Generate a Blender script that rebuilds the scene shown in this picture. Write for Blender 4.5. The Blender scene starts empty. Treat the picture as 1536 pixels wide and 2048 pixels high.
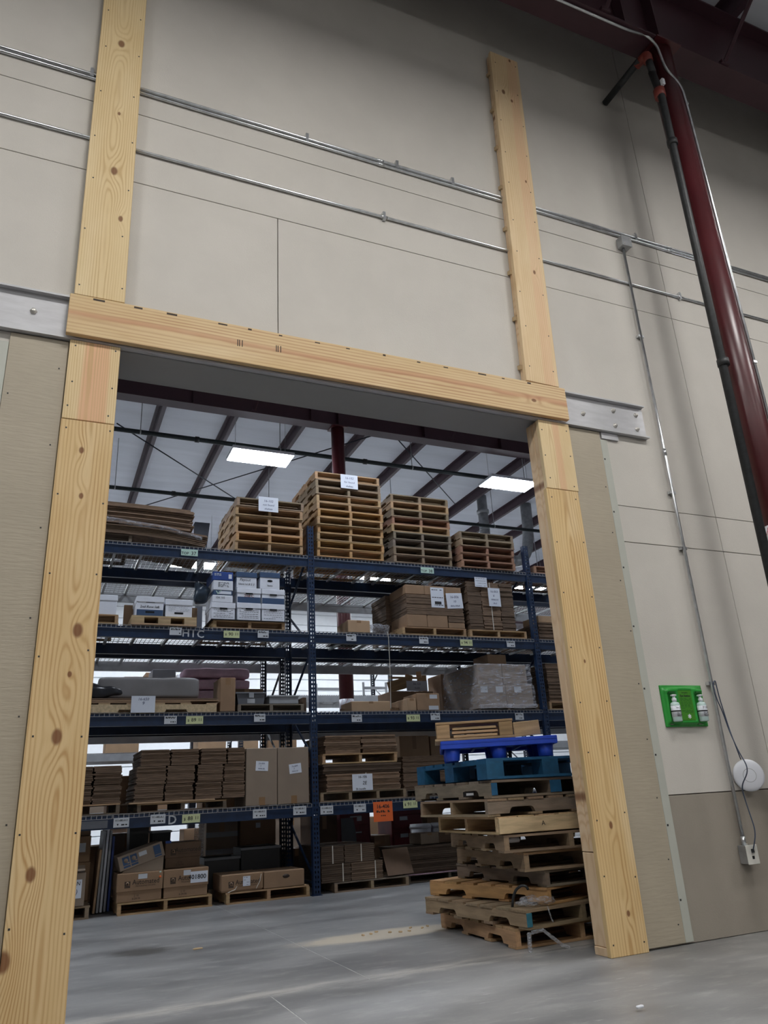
import bpy, bmesh, math, random
from mathutils import Vector, Matrix, noise
R = random.Random(7)
SC = bpy.context.scene
COL = SC.collection
rad = math.radians

# ------------------------------------------------------------------ camera, world, exposure
cam = bpy.data.cameras.new('camera')
cam.sensor_fit = 'VERTICAL'; cam.sensor_height = 36.0; cam.lens = 26.53; cam.clip_start = 0.05; cam.clip_end = 200
camo = bpy.data.objects.new('camera', cam); COL.objects.link(camo)
yaw, pitch, roll = rad(24.573), rad(20.710), rad(-3.218)
fw = Vector((math.sin(yaw)*math.cos(pitch), math.cos(yaw)*math.cos(pitch), math.sin(pitch)))
rt = Vector((math.cos(yaw), -math.sin(yaw), 0)); up = rt.cross(fw)
rt2 = rt*math.cos(roll)+up*math.sin(roll); up2 = up*math.cos(roll)-rt*math.sin(roll)
mw = Matrix((rt2, up2, -fw)).transposed().to_4x4(); mw.translation = Vector((-.225, -4.286, .977))
camo.matrix_world = mw
SC.camera = camo
wd = bpy.data.worlds.new('world'); SC.world = wd; wd.use_nodes = True
wd.node_tree.nodes['Background'].inputs[0].default_value = (.80, .88, 1.0, 1)
wd.node_tree.nodes['Background'].inputs[1].default_value = .16
vs = SC.view_settings
vs.view_transform = 'Standard'; vs.look = 'None'; vs.gamma = 1; vs.use_curve_mapping = False
vs.exposure = 0.0
LAMP_FRONT, LAMP_BACK, LAMP_FAR = 64.0, 68.0, 150.0        # brightness of the high-bay panels (front hall, racking hall)

# ------------------------------------------------------------------ materials
MATS = {}
def newmat(name):
    m = bpy.data.materials.new(name); m.use_nodes = True; MATS[name] = m
    nt = m.node_tree; return m, nt, nt.nodes['Principled BSDF']
def nd(nt, t, **kw):
    n = nt.nodes.new(t)
    for k, v in kw.items():
        if hasattr(n, k): setattr(n, k, v)
        else: n.inputs[k].default_value = v
    return n
class S:
    """socket arithmetic"""
    def __init__(s, nt, o): s.nt, s.o = nt, o
    def _b(s, op, b=None, c=None, clamp=False):
        n = s.nt.nodes.new('ShaderNodeMath'); n.operation = op; n.use_clamp = clamp
        s.nt.links.new(s.o, n.inputs[0])
        for i, x in ((1, b), (2, c)):
            if x is None: continue
            if isinstance(x, S): s.nt.links.new(x.o, n.inputs[i])
            else: n.inputs[i].default_value = x
        return S(s.nt, n.outputs[0])
    def __add__(s, b): return s._b('ADD', b)
    def __sub__(s, b): return s._b('SUBTRACT', b)
    def __mul__(s, b): return s._b('MULTIPLY', b)
    def sq(s): return s._b('MULTIPLY', s)
    def f(s, op, b=None, c=None, clamp=False): return s._b(op, b, c, clamp)
def ss(x, a, b):
    n = x.nt.nodes.new('ShaderNodeMapRange'); n.interpolation_type = 'SMOOTHSTEP'
    x.nt.links.new(x.o, n.inputs[0]); n.inputs[1].default_value = a; n.inputs[2].default_value = b
    return S(x.nt, n.outputs[0])
def comb(nt, x, y, z):
    n = nt.nodes.new('ShaderNodeCombineXYZ')
    for i, v in enumerate((x, y, z)):
        if isinstance(v, S): nt.links.new(v.o, n.inputs[i])
        else: n.inputs[i].default_value = v
    return n.outputs[0]
def noi(nt, vec, scale, detail=2, rough=.5):
    n = nd(nt, 'ShaderNodeTexNoise'); n.inputs['Scale'].default_value = scale; n.inputs['Detail'].default_value = detail
    n.inputs['Roughness'].default_value = rough
    nt.links.new(vec, n.inputs['Vector']); return S(nt, n.outputs[0])
def mixc(nt, fac, a, b):
    n = nt.nodes.new('ShaderNodeMix'); n.data_type = 'RGBA'
    for i, x in ((0, fac), (6, a), (7, b)):
        if isinstance(x, S): nt.links.new(x.o, n.inputs[i])
        elif hasattr(x, 'is_linked'): nt.links.new(x, n.inputs[i])
        elif i == 0: n.inputs[i].default_value = x
        else: n.inputs[i].default_value = (*x[:3], 1)
    return n.outputs[2]
def coords(nt):
    tc = nt.nodes.new('ShaderNodeTexCoord'); sp = nt.nodes.new('ShaderNodeSeparateXYZ')
    nt.links.new(tc.outputs['Object'], sp.inputs[0])
    return tc.outputs['Object'], [S(nt, sp.outputs[i]) for i in range(3)]
def bump(nt, b, h, strength, dist=.002):
    n = nt.nodes.new('ShaderNodeBump'); n.inputs['Strength'].default_value = strength; n.inputs['Distance'].default_value = dist
    nt.links.new(h.o, n.inputs['Height']); nt.links.new(n.outputs[0], b.inputs['Normal'])
def M(name, col, rough=.6, metal=0, var=.12, scale=6, st=(1, 1, 1), bmp=0, bscale=80, bst=(1, 1, 1), objcol=False, spec=None, col2=None):
    m, nt, b = newmat(name)
    v, (x, y, z) = coords(nt)
    b.inputs['Roughness'].default_value = rough; b.inputs['Metallic'].default_value = metal
    if spec is not None: b.inputs['Specular IOR Level'].default_value = spec
    f = noi(nt, comb(nt, x*st[0], y*st[1], z*st[2]), scale, 4, .6)
    c2 = col2 or tuple(min(1, c*(1+var)) for c in col)
    c = mixc(nt, ss(f, .3, .7), tuple(q*(1-var) for q in col), c2)
    if objcol:
        oi = nt.nodes.new('ShaderNodeObjectInfo'); mx = nt.nodes.new('ShaderNodeMix'); mx.data_type = 'RGBA'; mx.blend_type = 'MULTIPLY'
        mx.inputs[0].default_value = 1; nt.links.new(c, mx.inputs[6]); nt.links.new(oi.outputs['Color'], mx.inputs[7]); c = mx.outputs[2]
    nt.links.new(c, b.inputs['Base Color'])
    if bmp: bump(nt, b, noi(nt, comb(nt, x*bst[0], y*bst[1], z*bst[2]), bscale, 3), bmp)
    return m
def wood(name, base, dark, along='z', seed=0., c=0., freq=95, knots=(), pink=None, hamp=.22, hs=.8, blotch=.25):
    m, nt, b = newmat(name)
    v, (x, y, z) = coords(nt)
    u, w = (x, z) if along == 'z' else (z, x)
    h = (noi(nt, comb(nt, seed, 3.3, w), hs, 2)-.5)*hamp
    wob = noi(nt, comb(nt, u*9, seed, w*1.3), 1, 3)-.5
    uc = u-c
    tw = noi(nt, comb(nt, u*34, seed+4, w*3.2), 1, 2)-.5
    r = (uc.sq()+h.sq()+y.sq()*.3+.0004).f('SQRT')+wob*.022+tw*.0035
    kd = None; kspot = None
    for (ku, kw, kr) in knots:
        d2 = ((u-ku)).sq()+((w-kw)*.38).sq()
        g = (d2*(-1/(kr*2.0)**2)).f('EXPONENT')*(kr*1.9)
        kd = g if kd is None else kd+g
        d = (((u-ku)+wob*.02).sq()+((w-kw)*.62).sq()).f('SQRT')
        s = ss(d*(1/kr), 1.05, .55)
        kspot = s if kspot is None else kspot.f('MAXIMUM', s)
    if kd is not None: r = r+kd
    lines = ((r*(freq*6.283)).f('SINE')*.5+.5).f('POWER', 2.5)
    fine = noi(nt, comb(nt, u*240, y*60, w*5), 1, 2)
    bl = noi(nt, comb(nt, u*5, seed+9, w*1.6), 1, 4, .65)
    colr = mixc(nt, ss(bl, .35, .75)*(blotch+.25), base, tuple(q*k for q, k in zip(base, (.86, .80, .68))))
    if pink:
        pm = ss((u-pink[0]+wob*.05).f('ABSOLUTE'), pink[1]+.012, pink[1]-.012)
        colr = mixc(nt, pm*.75, colr, pink[2])
    lm = ss(noi(nt, comb(nt, u*7, seed+2, w*.9), 1, 3, .6), .28, .72)*.62+.22
    colr = mixc(nt, lines*lm, colr, dark)
    colr = mixc(nt, ss(noi(nt, comb(nt, u*3.5, seed+15, w*.7), 1, 4, .6), .52, .78)*.45, colr, (.80, .66, .43))
    colr = mixc(nt, ss(fine, .5, .8)*.25, colr, dark)
    if kspot is not None:
        colr = mixc(nt, kspot*.85, colr, (.16, .055, .022))
    nt.links.new(colr, b.inputs['Base Color'])
    b.inputs['Roughness'].default_value = .62; b.inputs['Specular IOR Level'].default_value = .3
    bump(nt, b, lines*.6+fine*.4, .12, .001)
    return m
def emis(name, col, k):
    m, nt, b = newmat(name)
    b.inputs['Base Color'].default_value = (.8, .8, .8, 1)
    b.inputs['Emission Color'].default_value = (*col, 1); b.inputs['Emission Strength'].default_value = k
    return m
def film(name, col, alpha, rough=.12, sc=26):
    m, nt, b = newmat(name)
    v, (x, y, z) = coords(nt)
    b.inputs['Base Color'].default_value = (*col, 1); b.inputs['Roughness'].default_value = rough
    h = noi(nt, comb(nt, x*.5, y*.5, z*1.6), sc, 4, .6)
    a = ss(h, .35, .8)*.42+alpha
    nt.links.new(a.o, b.inputs['Alpha']); bump(nt, b, h, 1.0, .05)
    return m

MW = M('wall paint', (.575, .545, .50), .7, var=.035, scale=1.6, bmp=.5, bscale=130)
M('wall paint low', (.31, .275, .232), .65, var=.05, scale=2, bmp=.4, bscale=130)
M('siding', (.395, .345, .265), .5, var=.05, scale=2, bmp=1.0, bscale=26, bst=(.28, .28, 2.4))
M('edge trim', (.46, .47, .42), .5, var=.04, scale=3)
M('joint', (.16, .12, .10), .9, var=.1)
M('gypsum', (.30, .30, .30), .8, var=.03, scale=2)
M('primer steel', (.50, .50, .52), .45, .25, var=.08, scale=4, st=(1, 1, 5))
M('galv', (.62, .64, .66), .28, .9, var=.12, scale=14)
M('galv dull', (.40, .41, .42), .45, .7, var=.15, scale=10)
M('deck wire', (.36, .36, .37), .4, .75, var=.1, scale=3)
M('bolt', (.60, .58, .54), .4, .6)
M('screw', (.03, .03, .03), .5)
M('oxide red', (.070, .011, .014), .34, var=.14, scale=3, bmp=.05, bscale=20)
M('girder red', (.050, .018, .026), .5, var=.12, scale=2)
M('pipe black', (.018, .02, .022), .5, var=.3, scale=20)
M('pipe green', (.014, .022, .024), .5, var=.3, scale=20)
M('coupling red', (.20, .035, .025), .5)
M('roof sheet', (.74, .76, .83), .5, var=.05, scale=1.2, st=(.4, 3, 1), bmp=.9, bscale=2.2, bst=(.35, 4.5, 1))
M('far wall', (.88, .90, .93), .5, var=.02)
M('rack blue', (.006, .021, .060), .38, var=.18, scale=9, bmp=.05)
M('rack shaded', (.010, .014, .028), .45, var=.2, scale=9)  # same rack blue, darkened: shade on the rear racks put into the colour
M('hole', (.004, .004, .005), .9)
M('rack grey', (.36, .37, .38), .45, .3, var=.1, scale=4)
M('card', (.30, .185, .105), .75, var=.07, scale=5)
M('card edge', (.165, .105, .065), .8, var=.30, scale=40, st=(.2, .2, 3.0), objcol=True)
M('card light', (.44, .29, .17), .75, var=.06, scale=4)
M('card dark', (.135, .082, .05), .8, var=.1, scale=5)
M('card grey', (.27, .205, .15), .75, var=.05, scale=4)
M('tape', (.27, .155, .075), .35, var=.05)
M('white box', (.76, .78, .84), .6, var=.04, scale=5)
M('blue print', (.035, .075, .16), .6, var=.1)
M('royal blue', (.02, .06, .26), .5)
M('ink', (.018, .018, .02), .7)
M('ink brown', (.045, .028, .018), .7)
M('ink blue', (.05, .065, .16), .7)
M('paper', (.72, .75, .82), .7, var=.02)
M('tag white', (.58, .60, .63), .5, var=.03)
M('tag green', (.50, .68, .58), .5, var=.03)
M('tag yellow', (.62, .66, .36), .5, var=.03)
M('orange card', (.82, .15, .03), .6, var=.04)
M('black plastic', (.012, .012, .014), .45, var=.2)
M('grey plastic', (.12, .125, .14), .45, var=.08)
M('light grey plastic', (.34, .35, .37), .45, var=.05)
M('white plastic', (.72, .74, .80), .35, var=.02)
M('blue plastic', (.022, .075, .56), .38, var=.12, scale=4)
M('sheet blue', (.02, .05, .24), .4)
M('pink foam', (.92, .62, .74), .7, var=.1, scale=7, bmp=.4, bscale=12)
M('grey foam', (.20, .19, .19), .30, var=.08, scale=3, bmp=.5, bscale=9)
M('black bag', (.010, .010, .013), .3, bmp=.8, bscale=18)
M('navy bag', (.02, .035, .055), .35, bmp=.8, bscale=14)
M('red paint', (.16, .012, .018), .4)
M('green plastic', (.028, .30, .045), .32, var=.08, scale=4)
M('green print', (.055, .235, .018), .5, var=.05)
M('dark green', (.01, .10, .015), .6)
M('clear bottle', (.52, .68, .66), .2, var=.04)
M('cable blue', (.055, .075, .12), .5)
M('ivory', (.66, .65, .60), .45)
M('red tape', (.48, .02, .03), .4)
M('strap', (.62, .58, .50), .4)
M('wood pallet', (1, 1, 1), .75, var=.30, scale=11, st=(.35, 3, 3), bmp=.3, bscale=60, objcol=True)
M('wood stringer', (1, 1, 1), .75, var=.32, scale=11, st=(3, .4, 3), bmp=.3, bscale=60, objcol=True)
M('teal paint', (1, 1, 1), .6, var=.30, scale=11, bmp=.3, bscale=40, objcol=True)
M('plywood edge', (.52, .38, .22), .7, var=.1)
film('stretch film', (.80, .80, .86), .10, .09, 20)
film('haze film', (.55, .55, .60), .30, .2)
film('thin film', (.8, .82, .88), .18, .15, 60)
emis('lamp front', (1.0, .985, .955), LAMP_FRONT)
emis('lamp back', (.82, .89, 1.0), LAMP_BACK)
emis('lamp far', (.88, .94, 1.0), LAMP_FAR)

# ------------------------------------------------------------------ builders
def link(o, parent=None):
    COL.objects.link(o)
    if parent is not None: o.parent = parent
    return o
def tag(o, label, cat, group=None, kind=None):
    if label: o['label'] = label
    if cat: o['category'] = cat
    if group: o['group'] = group
    if kind: o['kind'] = kind
    return o
def struct(o): o['kind'] = 'structure'; return o
def stuff(o): o['kind'] = 'stuff'; return o
def empty(name, label, cat, loc=(0, 0, 0), rz=0, group=None, rot=None):
    o = bpy.data.objects.new(name, None); o.empty_display_size = .1
    o.location = loc; o.rotation_euler = rot or (0, 0, rz)
    return tag(link(o), label, cat, group)
def mesh_obj(name, me, parent=None, loc=(0, 0, 0), rot=(0, 0, 0)):
    o = bpy.data.objects.new(name, me); o.location = loc; o.rotation_euler = rot
    return link(o, parent)
def from_bm(name, bm, mat, parent=None, loc=(0, 0, 0), rot=(0, 0, 0), smooth=False):
    me = bpy.data.meshes.new(name); bm.normal_update(); bm.to_mesh(me); bm.free()
    me.materials.append(MATS[mat])
    if smooth: me.shade_smooth()
    return mesh_obj(name, me, parent, loc, rot)
CACHE = {}
def box_mesh(dx, dy, dz, mat, bev=0):
    k = (round(dx, 4), round(dy, 4), round(dz, 4), mat, bev)
    if k in CACHE: return CACHE[k]
    bm = bmesh.new(); bmesh.ops.create_cube(bm, size=1)
    bmesh.ops.scale(bm, vec=(dx, dy, dz), verts=bm.verts)
    if bev: bmesh.ops.bevel(bm, geom=bm.edges[:], offset=min(bev, .45*min(dx, dy, dz)), segments=1, affect='EDGES')
    me = bpy.data.meshes.new('box'); bm.to_mesh(me); bm.free(); me.materials.append(MATS[mat])
    CACHE[k] = me; return me
def box(name, mat, x0, x1, y0, y1, z0, z1, parent=None, bev=0, rot=(0, 0, 0), col=None):
    o = mesh_obj(name, box_mesh(abs(x1-x0), abs(y1-y0), abs(z1-z0), mat, bev), parent, ((x0+x1)/2, (y0+y1)/2, (z0+z1)/2), rot)
    if col: o.color = (*col, 1)
    return o
def bm_box(bm, x0, x1, y0, y1, z0, z1, mtx=None):
    vs_ = [bm.verts.new((x, y, z)) for z in (z0, z1) for y in (y0, y1) for x in (x0, x1)]
    for f in ((0, 2, 3, 1), (4, 5, 7, 6), (0, 1, 5, 4), (2, 6, 7, 3), (0, 4, 6, 2), (1, 3, 7, 5)): bm.faces.new([vs_[i] for i in f])
    if mtx: bmesh.ops.transform(bm, matrix=mtx, verts=vs_)
    return vs_
def prism(name, mat, pts, axis, a0, a1, parent=None, loc=(0, 0, 0), rot=(0, 0, 0), key=None, col=None):
    """outline pts extruded along axis: 'x' takes (y,z), 'y' takes (x,z), 'z' takes (x,y)"""
    me = CACHE.get(key) if key else None
    if me is None:
        f = {'x': lambda p, a: (a, p[0], p[1]), 'y': lambda p, a: (p[0], a, p[1]), 'z': lambda p, a: (p[0], p[1], a)}[axis]
        bm = bmesh.new(); A = [bm.verts.new(f(p, a0)) for p in pts]; B = [bm.verts.new(f(p, a1)) for p in pts]; n = len(pts)
        bm.faces.new(A); bm.faces.new(B[::-1])
        for i in range(n): bm.faces.new((A[i], B[i], B[(i+1) % n], A[(i+1) % n]))
        bmesh.ops.recalc_face_normals(bm, faces=bm.faces)
        me = bpy.data.meshes.new(name); bm.to_mesh(me); bm.free(); me.materials.append(MATS[mat])
        if key: CACHE[key] = me
    o = mesh_obj(name, me, parent, loc, rot)
    if col: o.color = (*col, 1)
    return o
def tube(name, mat, pts, r, parent=None, seg=10, closed_ends=True, fillet=0):
    P = [Vector(p) for p in pts]
    if fillet:
        Q = [P[0]]
        for i in range(1, len(P)-1):
            a, b, c = P[i-1], P[i], P[i+1]; d1 = (a-b); d2 = (c-b); t = min(fillet, d1.length*.45, d2.length*.45)
            p1 = b+d1.normalized()*t; p2 = b+d2.normalized()*t
            for k in range(6):
                s = k/5; Q.append(p1.lerp(b, s).lerp(b.lerp(p2, s), s))
        Q.append(P[-1]); P = Q
    bm = bmesh.new(); rings = []; prev = None
    for i, p in enumerate(P):
        t = (P[min(i+1, len(P)-1)]-P[max(i-1, 0)]).normalized()
        if prev is None:
            a = Vector((0, 0, 1)) if abs(t.z) < .9 else Vector((1, 0, 0)); n = t.cross(a).normalized()
        else: n = (prev-t*prev.dot(t)).normalized()
        prev = n; b = t.cross(n)
        rings.append([bm.verts.new(p+(n*math.cos(q)+b*math.sin(q))*r) for q in (2*math.pi*k/seg for k in range(seg))])
    for A, B in zip(rings, rings[1:]):
        for k in range(seg): bm.faces.new((A[k], A[(k+1) % seg], B[(k+1) % seg], B[k]))
    if closed_ends: bm.faces.new(rings[0][::-1]); bm.faces.new(rings[-1])
    return from_bm(name, bm, mat, parent, smooth=True) if seg > 6 else from_bm(name, bm, mat, parent)
def lathe(name, mat, prof, parent=None, loc=(0, 0, 0), rot=(0, 0, 0), seg=24, sy=1.0):
    bm = bmesh.new(); rings = []
    for r, z in prof: rings.append([bm.verts.new((r*math.cos(2*math.pi*k/seg), sy*r*math.sin(2*math.pi*k/seg), z)) for k in range(seg)])
    for A, B in zip(rings, rings[1:]):
        for k in range(seg): bm.faces.new((A[k], A[(k+1) % seg], B[(k+1) % seg], B[k]))
    bm.faces.new(rings[0][::-1]); bm.faces.new(rings[-1])
    return from_bm(name, bm, mat, parent, loc, rot, smooth=True)
def blob(name, mat, dx, dy, dz, parent=None, loc=(0, 0, 0), rot=(0, 0, 0), amp=.03, fr=4, p=5, n=14, seed=0):
    bm = bmesh.new(); bmesh.ops.create_cube(bm, size=2)
    bmesh.ops.subdivide_edges(bm, edges=bm.edges[:], cuts=n, use_grid_fill=True)
    for v in bm.verts:
        c = v.co; k = (abs(c.x)**p+abs(c.y)**p+abs(c.z)**p)**(-1/p); q = c*k
        w = Vector((q.x*dx/2, q.y*dy/2, q.z*dz/2)); e = noise.noise(w*fr+Vector((seed, seed*2, 0)))*amp
        v.co = w*(1+0)+q.normalized()*e; v.co.z = max(v.co.z, -dz/2)+dz/2
    return from_bm(name, bm, mat, parent, loc, rot, smooth=True)
def text(name, s, mat, size, loc, parent=None, rot=(math.pi/2, 0, 0), shear=0, align='CENTER', sx=1.0, ofs=0):
    k = ('t', s, mat, size, shear, align, ofs)
    if k not in CACHE:
        cu = bpy.data.curves.new('t', 'FONT'); cu.body = s; cu.size = size; cu.align_x = align; cu.align_y = 'CENTER'; cu.shear = shear
        cu.offset = ofs; cu.resolution_u = 2; cu.extrude = .0003
        o = bpy.data.objects.new('t', cu); COL.objects.link(o)
        me = bpy.data.meshes.new_from_object(o.evaluated_get(bpy.context.evaluated_depsgraph_get()))
        bpy.data.objects.remove(o); me.materials.clear(); me.materials.append(MATS[mat]); CACHE[k] = me
    o = mesh_obj(name, CACHE[k], parent, loc, rot); o.scale = (sx, 1, 1); return o
def lines(name, mat, x0, x1, zs, y, parent, h=.006, rnd=0, rot=None, loc=(0, 0, 0)):
    """rows of print too small to read, as one flat piece facing -Y"""
    bm = bmesh.new()
    for z in zs:
        x = x0
        while x < x1-.004:
            w = R.uniform(.012, .035) if rnd else x1-x0
            e = min(x1, x+w)
            if not rnd or R.random() < .85: bm_box(bm, x, e, y-.0004, y, z-h/2, z+h/2)
            x = e+(.008 if rnd else 1)
    return from_bm(name, bm, mat, parent, loc, rot or (0, 0, 0))
def note(parent, x0, x1, z0, z1, y, words=(), mat='paper', ink='ink blue', rz=0, print_rows=0, tilt=0, name='paper_note'):
    """sheet of paper taped flat to a face that looks towards -Y; words: (string, u, v, size)"""
    w, h = x1-x0, z1-z0
    n = box(name, mat, x0, x1, y-.0016, y, z0, z1, parent, rot=(0, tilt, rz))
    for s, u, v, sz in words:
        text('lettering', s, ink, sz, ((u-.5)*w, -.0016, (v-.5)*h), n, shear=.15)
    if print_rows:
        stuff(lines('small_print', 'ink', -w*.42, w*.42, [h*(.38-.76*i/max(1, print_rows-1)) for i in range(print_rows)], -.0010, n, h=h*.035, rnd=1))
    return n
ORD = ['topmost', 'second from the top', 'third from the top', 'fourth from the top', 'fifth from the top', 'sixth from the top', 'seventh from the top',
       'eighth from the top', 'ninth from the top', 'tenth from the top', 'lowest but none']
def ordinal(i, n): return 'topmost' if i == n-1 else ('bottom' if i == 0 else ORD[n-1-i])

# ------------------------------------------------------------------ floor
mf, nt, b = newmat('concrete')
v, (x, y, z) = coords(nt)
geo = nt.nodes.new('ShaderNodeNewGeometry'); sp = nt.nodes.new('ShaderNodeSeparateXYZ'); nt.links.new(geo.outputs['Position'], sp.inputs[0])
X, Y = S(nt, sp.outputs[0]), S(nt, sp.outputs[1])
n1 = noi(nt, comb(nt, X*.6, Y*1.6, 0), 1.1, 5, .62); n2 = noi(nt, comb(nt, X*2, Y*5, 2), 2.4, 5, .65); n3 = noi(nt, comb(nt, X, Y, 5), 70, 2)
c = mixc(nt, ss(n1, .3, .72), (.165, .165, .166), (.310, .306, .297))
c = mixc(nt, ss(n2, .48, .78)*.5, c, (.42, .415, .40))
c = mixc(nt, ss(n3, .5, .9)*.20, c, (.13, .13, .13))
nd_ = noi(nt, comb(nt, X*.8, Y*3.5, 9), 2.2, 4, .7)
dust = ss((Y-.42+(n2-.5)*.25).f('ABSOLUTE'), .13, .0)*ss(nd_, .30, .62)
c = mixc(nt, dust*.55, c, (.58, .55, .50))                       # dusty line along the sawn wall base
ru = ((X-2.35)*.75).sq()+((Y-1.75)*2.6).sq()
c = mixc(nt, ss(ru+(n2-.5)*.5, .42, .12)*.75, c, (.60, .52, .40))  # spilled sawdust
st_ = ((X-.62)*2.6).sq()+((Y-2.35)*3.6).sq()
c = mixc(nt, ss(st_+(n2-.5)*.8, .55, .02)*.75, c, (.060, .055, .050))  # oil stain
sc_ = ss(noi(nt, comb(nt, X*1.2, Y*9, 4), 2.0, 6, .75), .60, .72)*ss((X-2.2).sq()+((Y+.75)*1.3).sq(), 1.1, .1)
c = mixc(nt, sc_*.85, c, (.68, .68, .66))                        # scuffs near the opening
nt.links.new(c, b.inputs['Base Color'])
rr = ss(n1, .2, .8)*.22+.30
nt.links.new(rr.o, b.inputs['Roughness']); b.inputs['Specular IOR Level'].default_value = .42
bump(nt, b, n2*.7+n3*.3, .18, .003)
M('joint filler', (.50, .50, .48), .8, var=.2, scale=20)
fl = struct(box('floor', 'joint filler', -14, 22, -14, 24, -.30, -.001))
def on_floor(name, x0, x1, y0, y1):
    return mesh_obj(name, box_mesh(x1-x0, y1-y0, .14, 'concrete'), fl, ((x0+x1)/2-4, (y0+y1)/2-5, .0805))
XS = [-14]+[1.06+4.6*k for k in range(-3, 5)]+[22]
for a, q in zip(XS, XS[1:]):
    for y0, y1 in ((-14, -9.2), (-9.2, -4.6), (-4.6, .40)): on_floor('slab', a+.003, q-.003, y0+.003, y1-.003)
XS = [-14]+[1.66+4.6*k for k in range(-3, 5)]+[22]
for a, q in zip(XS, XS[1:]):
    for y0, y1 in ((.40, 5.0), (5.0, 9.6), (9.6, 14.2), (14.2, 24)): on_floor('slab', a+.003, q-.003, y0+.003, y1-.003)

# ------------------------------------------------------------------ front wall with the opening
wl = struct(box('wall_front', 'joint', -7, 13, .02, .37, 3.69, 9.0))
WC = Vector(wl.location)
def wp(name, mat, x0, x1, y0, y1, z0, z1, bev=0):
    o = box(name, mat, x0, x1, y0, y1, z0, z1, wl, bev); o.location = Vector(o.location)-WC; return o
wp('wall_core', 'joint', -7, -.15, .02, .37, 0, 3.69); wp('wall_core', 'joint', 3.3, 13, .02, .37, 0, 3.69)
wp('soffit', 'gypsum', -.15, 3.3, .0, .372, 3.672, 3.69)
wp('back_face', 'gypsum', -7, 13, .37, .38, 3.672, 9.0)
wp('back_face', 'gypsum', -7, -.15, .37, .38, 0, 3.69); wp('back_face', 'gypsum', 3.3, 13, .37, .38, 0, 3.69)
g = .003
for (z0, z1, m_, cols) in (
    (0, .89, 'wall paint low', [(-7, -.15), (3.3, 4.78), (4.78, 13)]),
    (.89, 2.722, 'wall paint', [(-7, -.15), (3.3, 4.78), (4.78, 13)]),
    (2.722, 3.024, 'wall paint', [(-7, -.15), (3.3, 4.78), (4.78, 13)]),
    (3.024, 3.69, 'wall paint', [(-7, -.15)]),
    (3.69, 4.995, 'wall paint', [(-7, -3.8), (-3.8, 1.01), (1.01, 3.18)]),
    (4.995, 5.61, 'wall paint', [(-7, 4.78), (4.78, 13)]),
    (5.61, 9.0, 'wall paint', [(-7, 4.78), (4.78, 13)])):
    for a, q in cols: wp('wall_panel', m_, a+g, q-g, 0, .02, z0+g, z1-g, .0015)
wp('wall_panel', 'wall paint', 3.3+g, 4.78-g, 0, .02, 3.024+g, 3.69); wp('wall_panel', 'wall paint', 3.18+.0005, 4.78-g, 0, .02, 3.69, 4.995-g)
wp('wall_panel', 'wall paint', 4.78+g, 13, 0, .02, 3.024+g, 4.995-g)
# side and far walls that close the halls
struct(box('wall_back', 'far wall', -14, 22, 20.3, 20.5, 0, 9.2))
bw = bpy.data.objects['wall_back']; BC = Vector(bw.location)
for k in range(24):
    o = box('siding_plank', 'far wall', -13.9, 21.9, 20.24, 20.30, .02+k*.37, .36+k*.37, bw, .008); o.location = Vector(o.location)-BC
struct(box('wall_left', 'gypsum', -14.2, -14, -14, 20.5, 0, 9.2)); struct(box('wall_right', 'gypsum', 22, 22.2, -14, 20.5, 0, 9.2))
struct(box('wall_rear', 'gypsum', -14.2, 22.2, -14.2, -14, 0, 9.2))
# roof: insulation sheets over the purlins
rf = struct(box('ceiling', 'gypsum', -14.2, 22.2, -14.2, 20.5, 8.95, 9.15)); RC = Vector(rf.location)
PX = [1.406+1.47*k for k in range(-10, 14)]
for a, q in zip(PX, PX[1:]):
    for y0, y1 in ((-14, -.4), (-.4, 7.9), (7.9, 20.3)):
        o = box('roof_sheet', 'roof sheet', a+.004, q-.004, y0+.004, y1-.004, 8.83, 8.95, rf); o.location = Vector(o.location)-RC
M('purlin red', (.055, .027, .038), .5, var=.1)
for px in PX:
    bm = bmesh.new()
    bm_box(bm, px-.004, px+.004, -14, 20.2, 8.61, 8.828); bm_box(bm, px, px+.08, -14, 20.2, 8.605, 8.614); bm_box(bm, px-.08, px, -14, 20.2, 8.82, 8.829)
    o = from_bm('purlin', bm, 'purlin red', rf); o.location = -RC

# ------------------------------------------------------------------ high-bay lamps
def lamp(x, y, z, mat, label, group):
    e = empty('high_bay_lamp', label, 'lamp', (x, y, z), 0, group)
    box('lamp_housing', 'white plastic', -.61, .61, -.30, .30, .012, .075, e, .01)
    box('diffuser', mat, -.59, .59, -.28, .28, .0, .012, e)
    for sx in (-.5, .5):
        tube('hanger_wire', 'galv dull', [(sx, 0, .07), (sx, 0, 8.83-z)], .004, e, 5)
    return e
lamp(3.2, 8.86, 7.3, 'lamp back', 'white rectangular LED lamp hanging above the leftmost pallet stack on the rack', None)
lamp(8.75, 8.62, 7.3, 'lamp back', 'white rectangular LED lamp half hidden behind the right opening board', None)
for x, y, m_, lb in ((-2.4, 3.2, 'lamp back', 'over the aisle before the blue rack, left of the opening'), (3.2, 3.2, 'lamp back', 'over the aisle before the blue rack, above the opening'), (8.8, 3.2, 'lamp back', 'over the aisle before the blue rack, right of the opening'),
                     (-2.4, 8.8, 'lamp back', 'behind the inner girder, left of the visible pair'), (14.4, 8.8, 'lamp back', 'behind the inner girder, right of the visible pair'),
                     (-2.4, 16.2, 'lamp far', 'by the white back wall, farthest left'), (3.2, 16.2, 'lamp far', 'by the white back wall, glimpsed under the left shelf'), (8.8, 16.2, 'lamp far', 'by the white back wall, glimpsed past the blue post'), (14.4, 16.2, 'lamp far', 'by the white back wall, farthest right')):
    lamp(x, y, 7.3, m_, 'white rectangular LED lamp '+lb, 'lamps of the racking hall')
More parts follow.
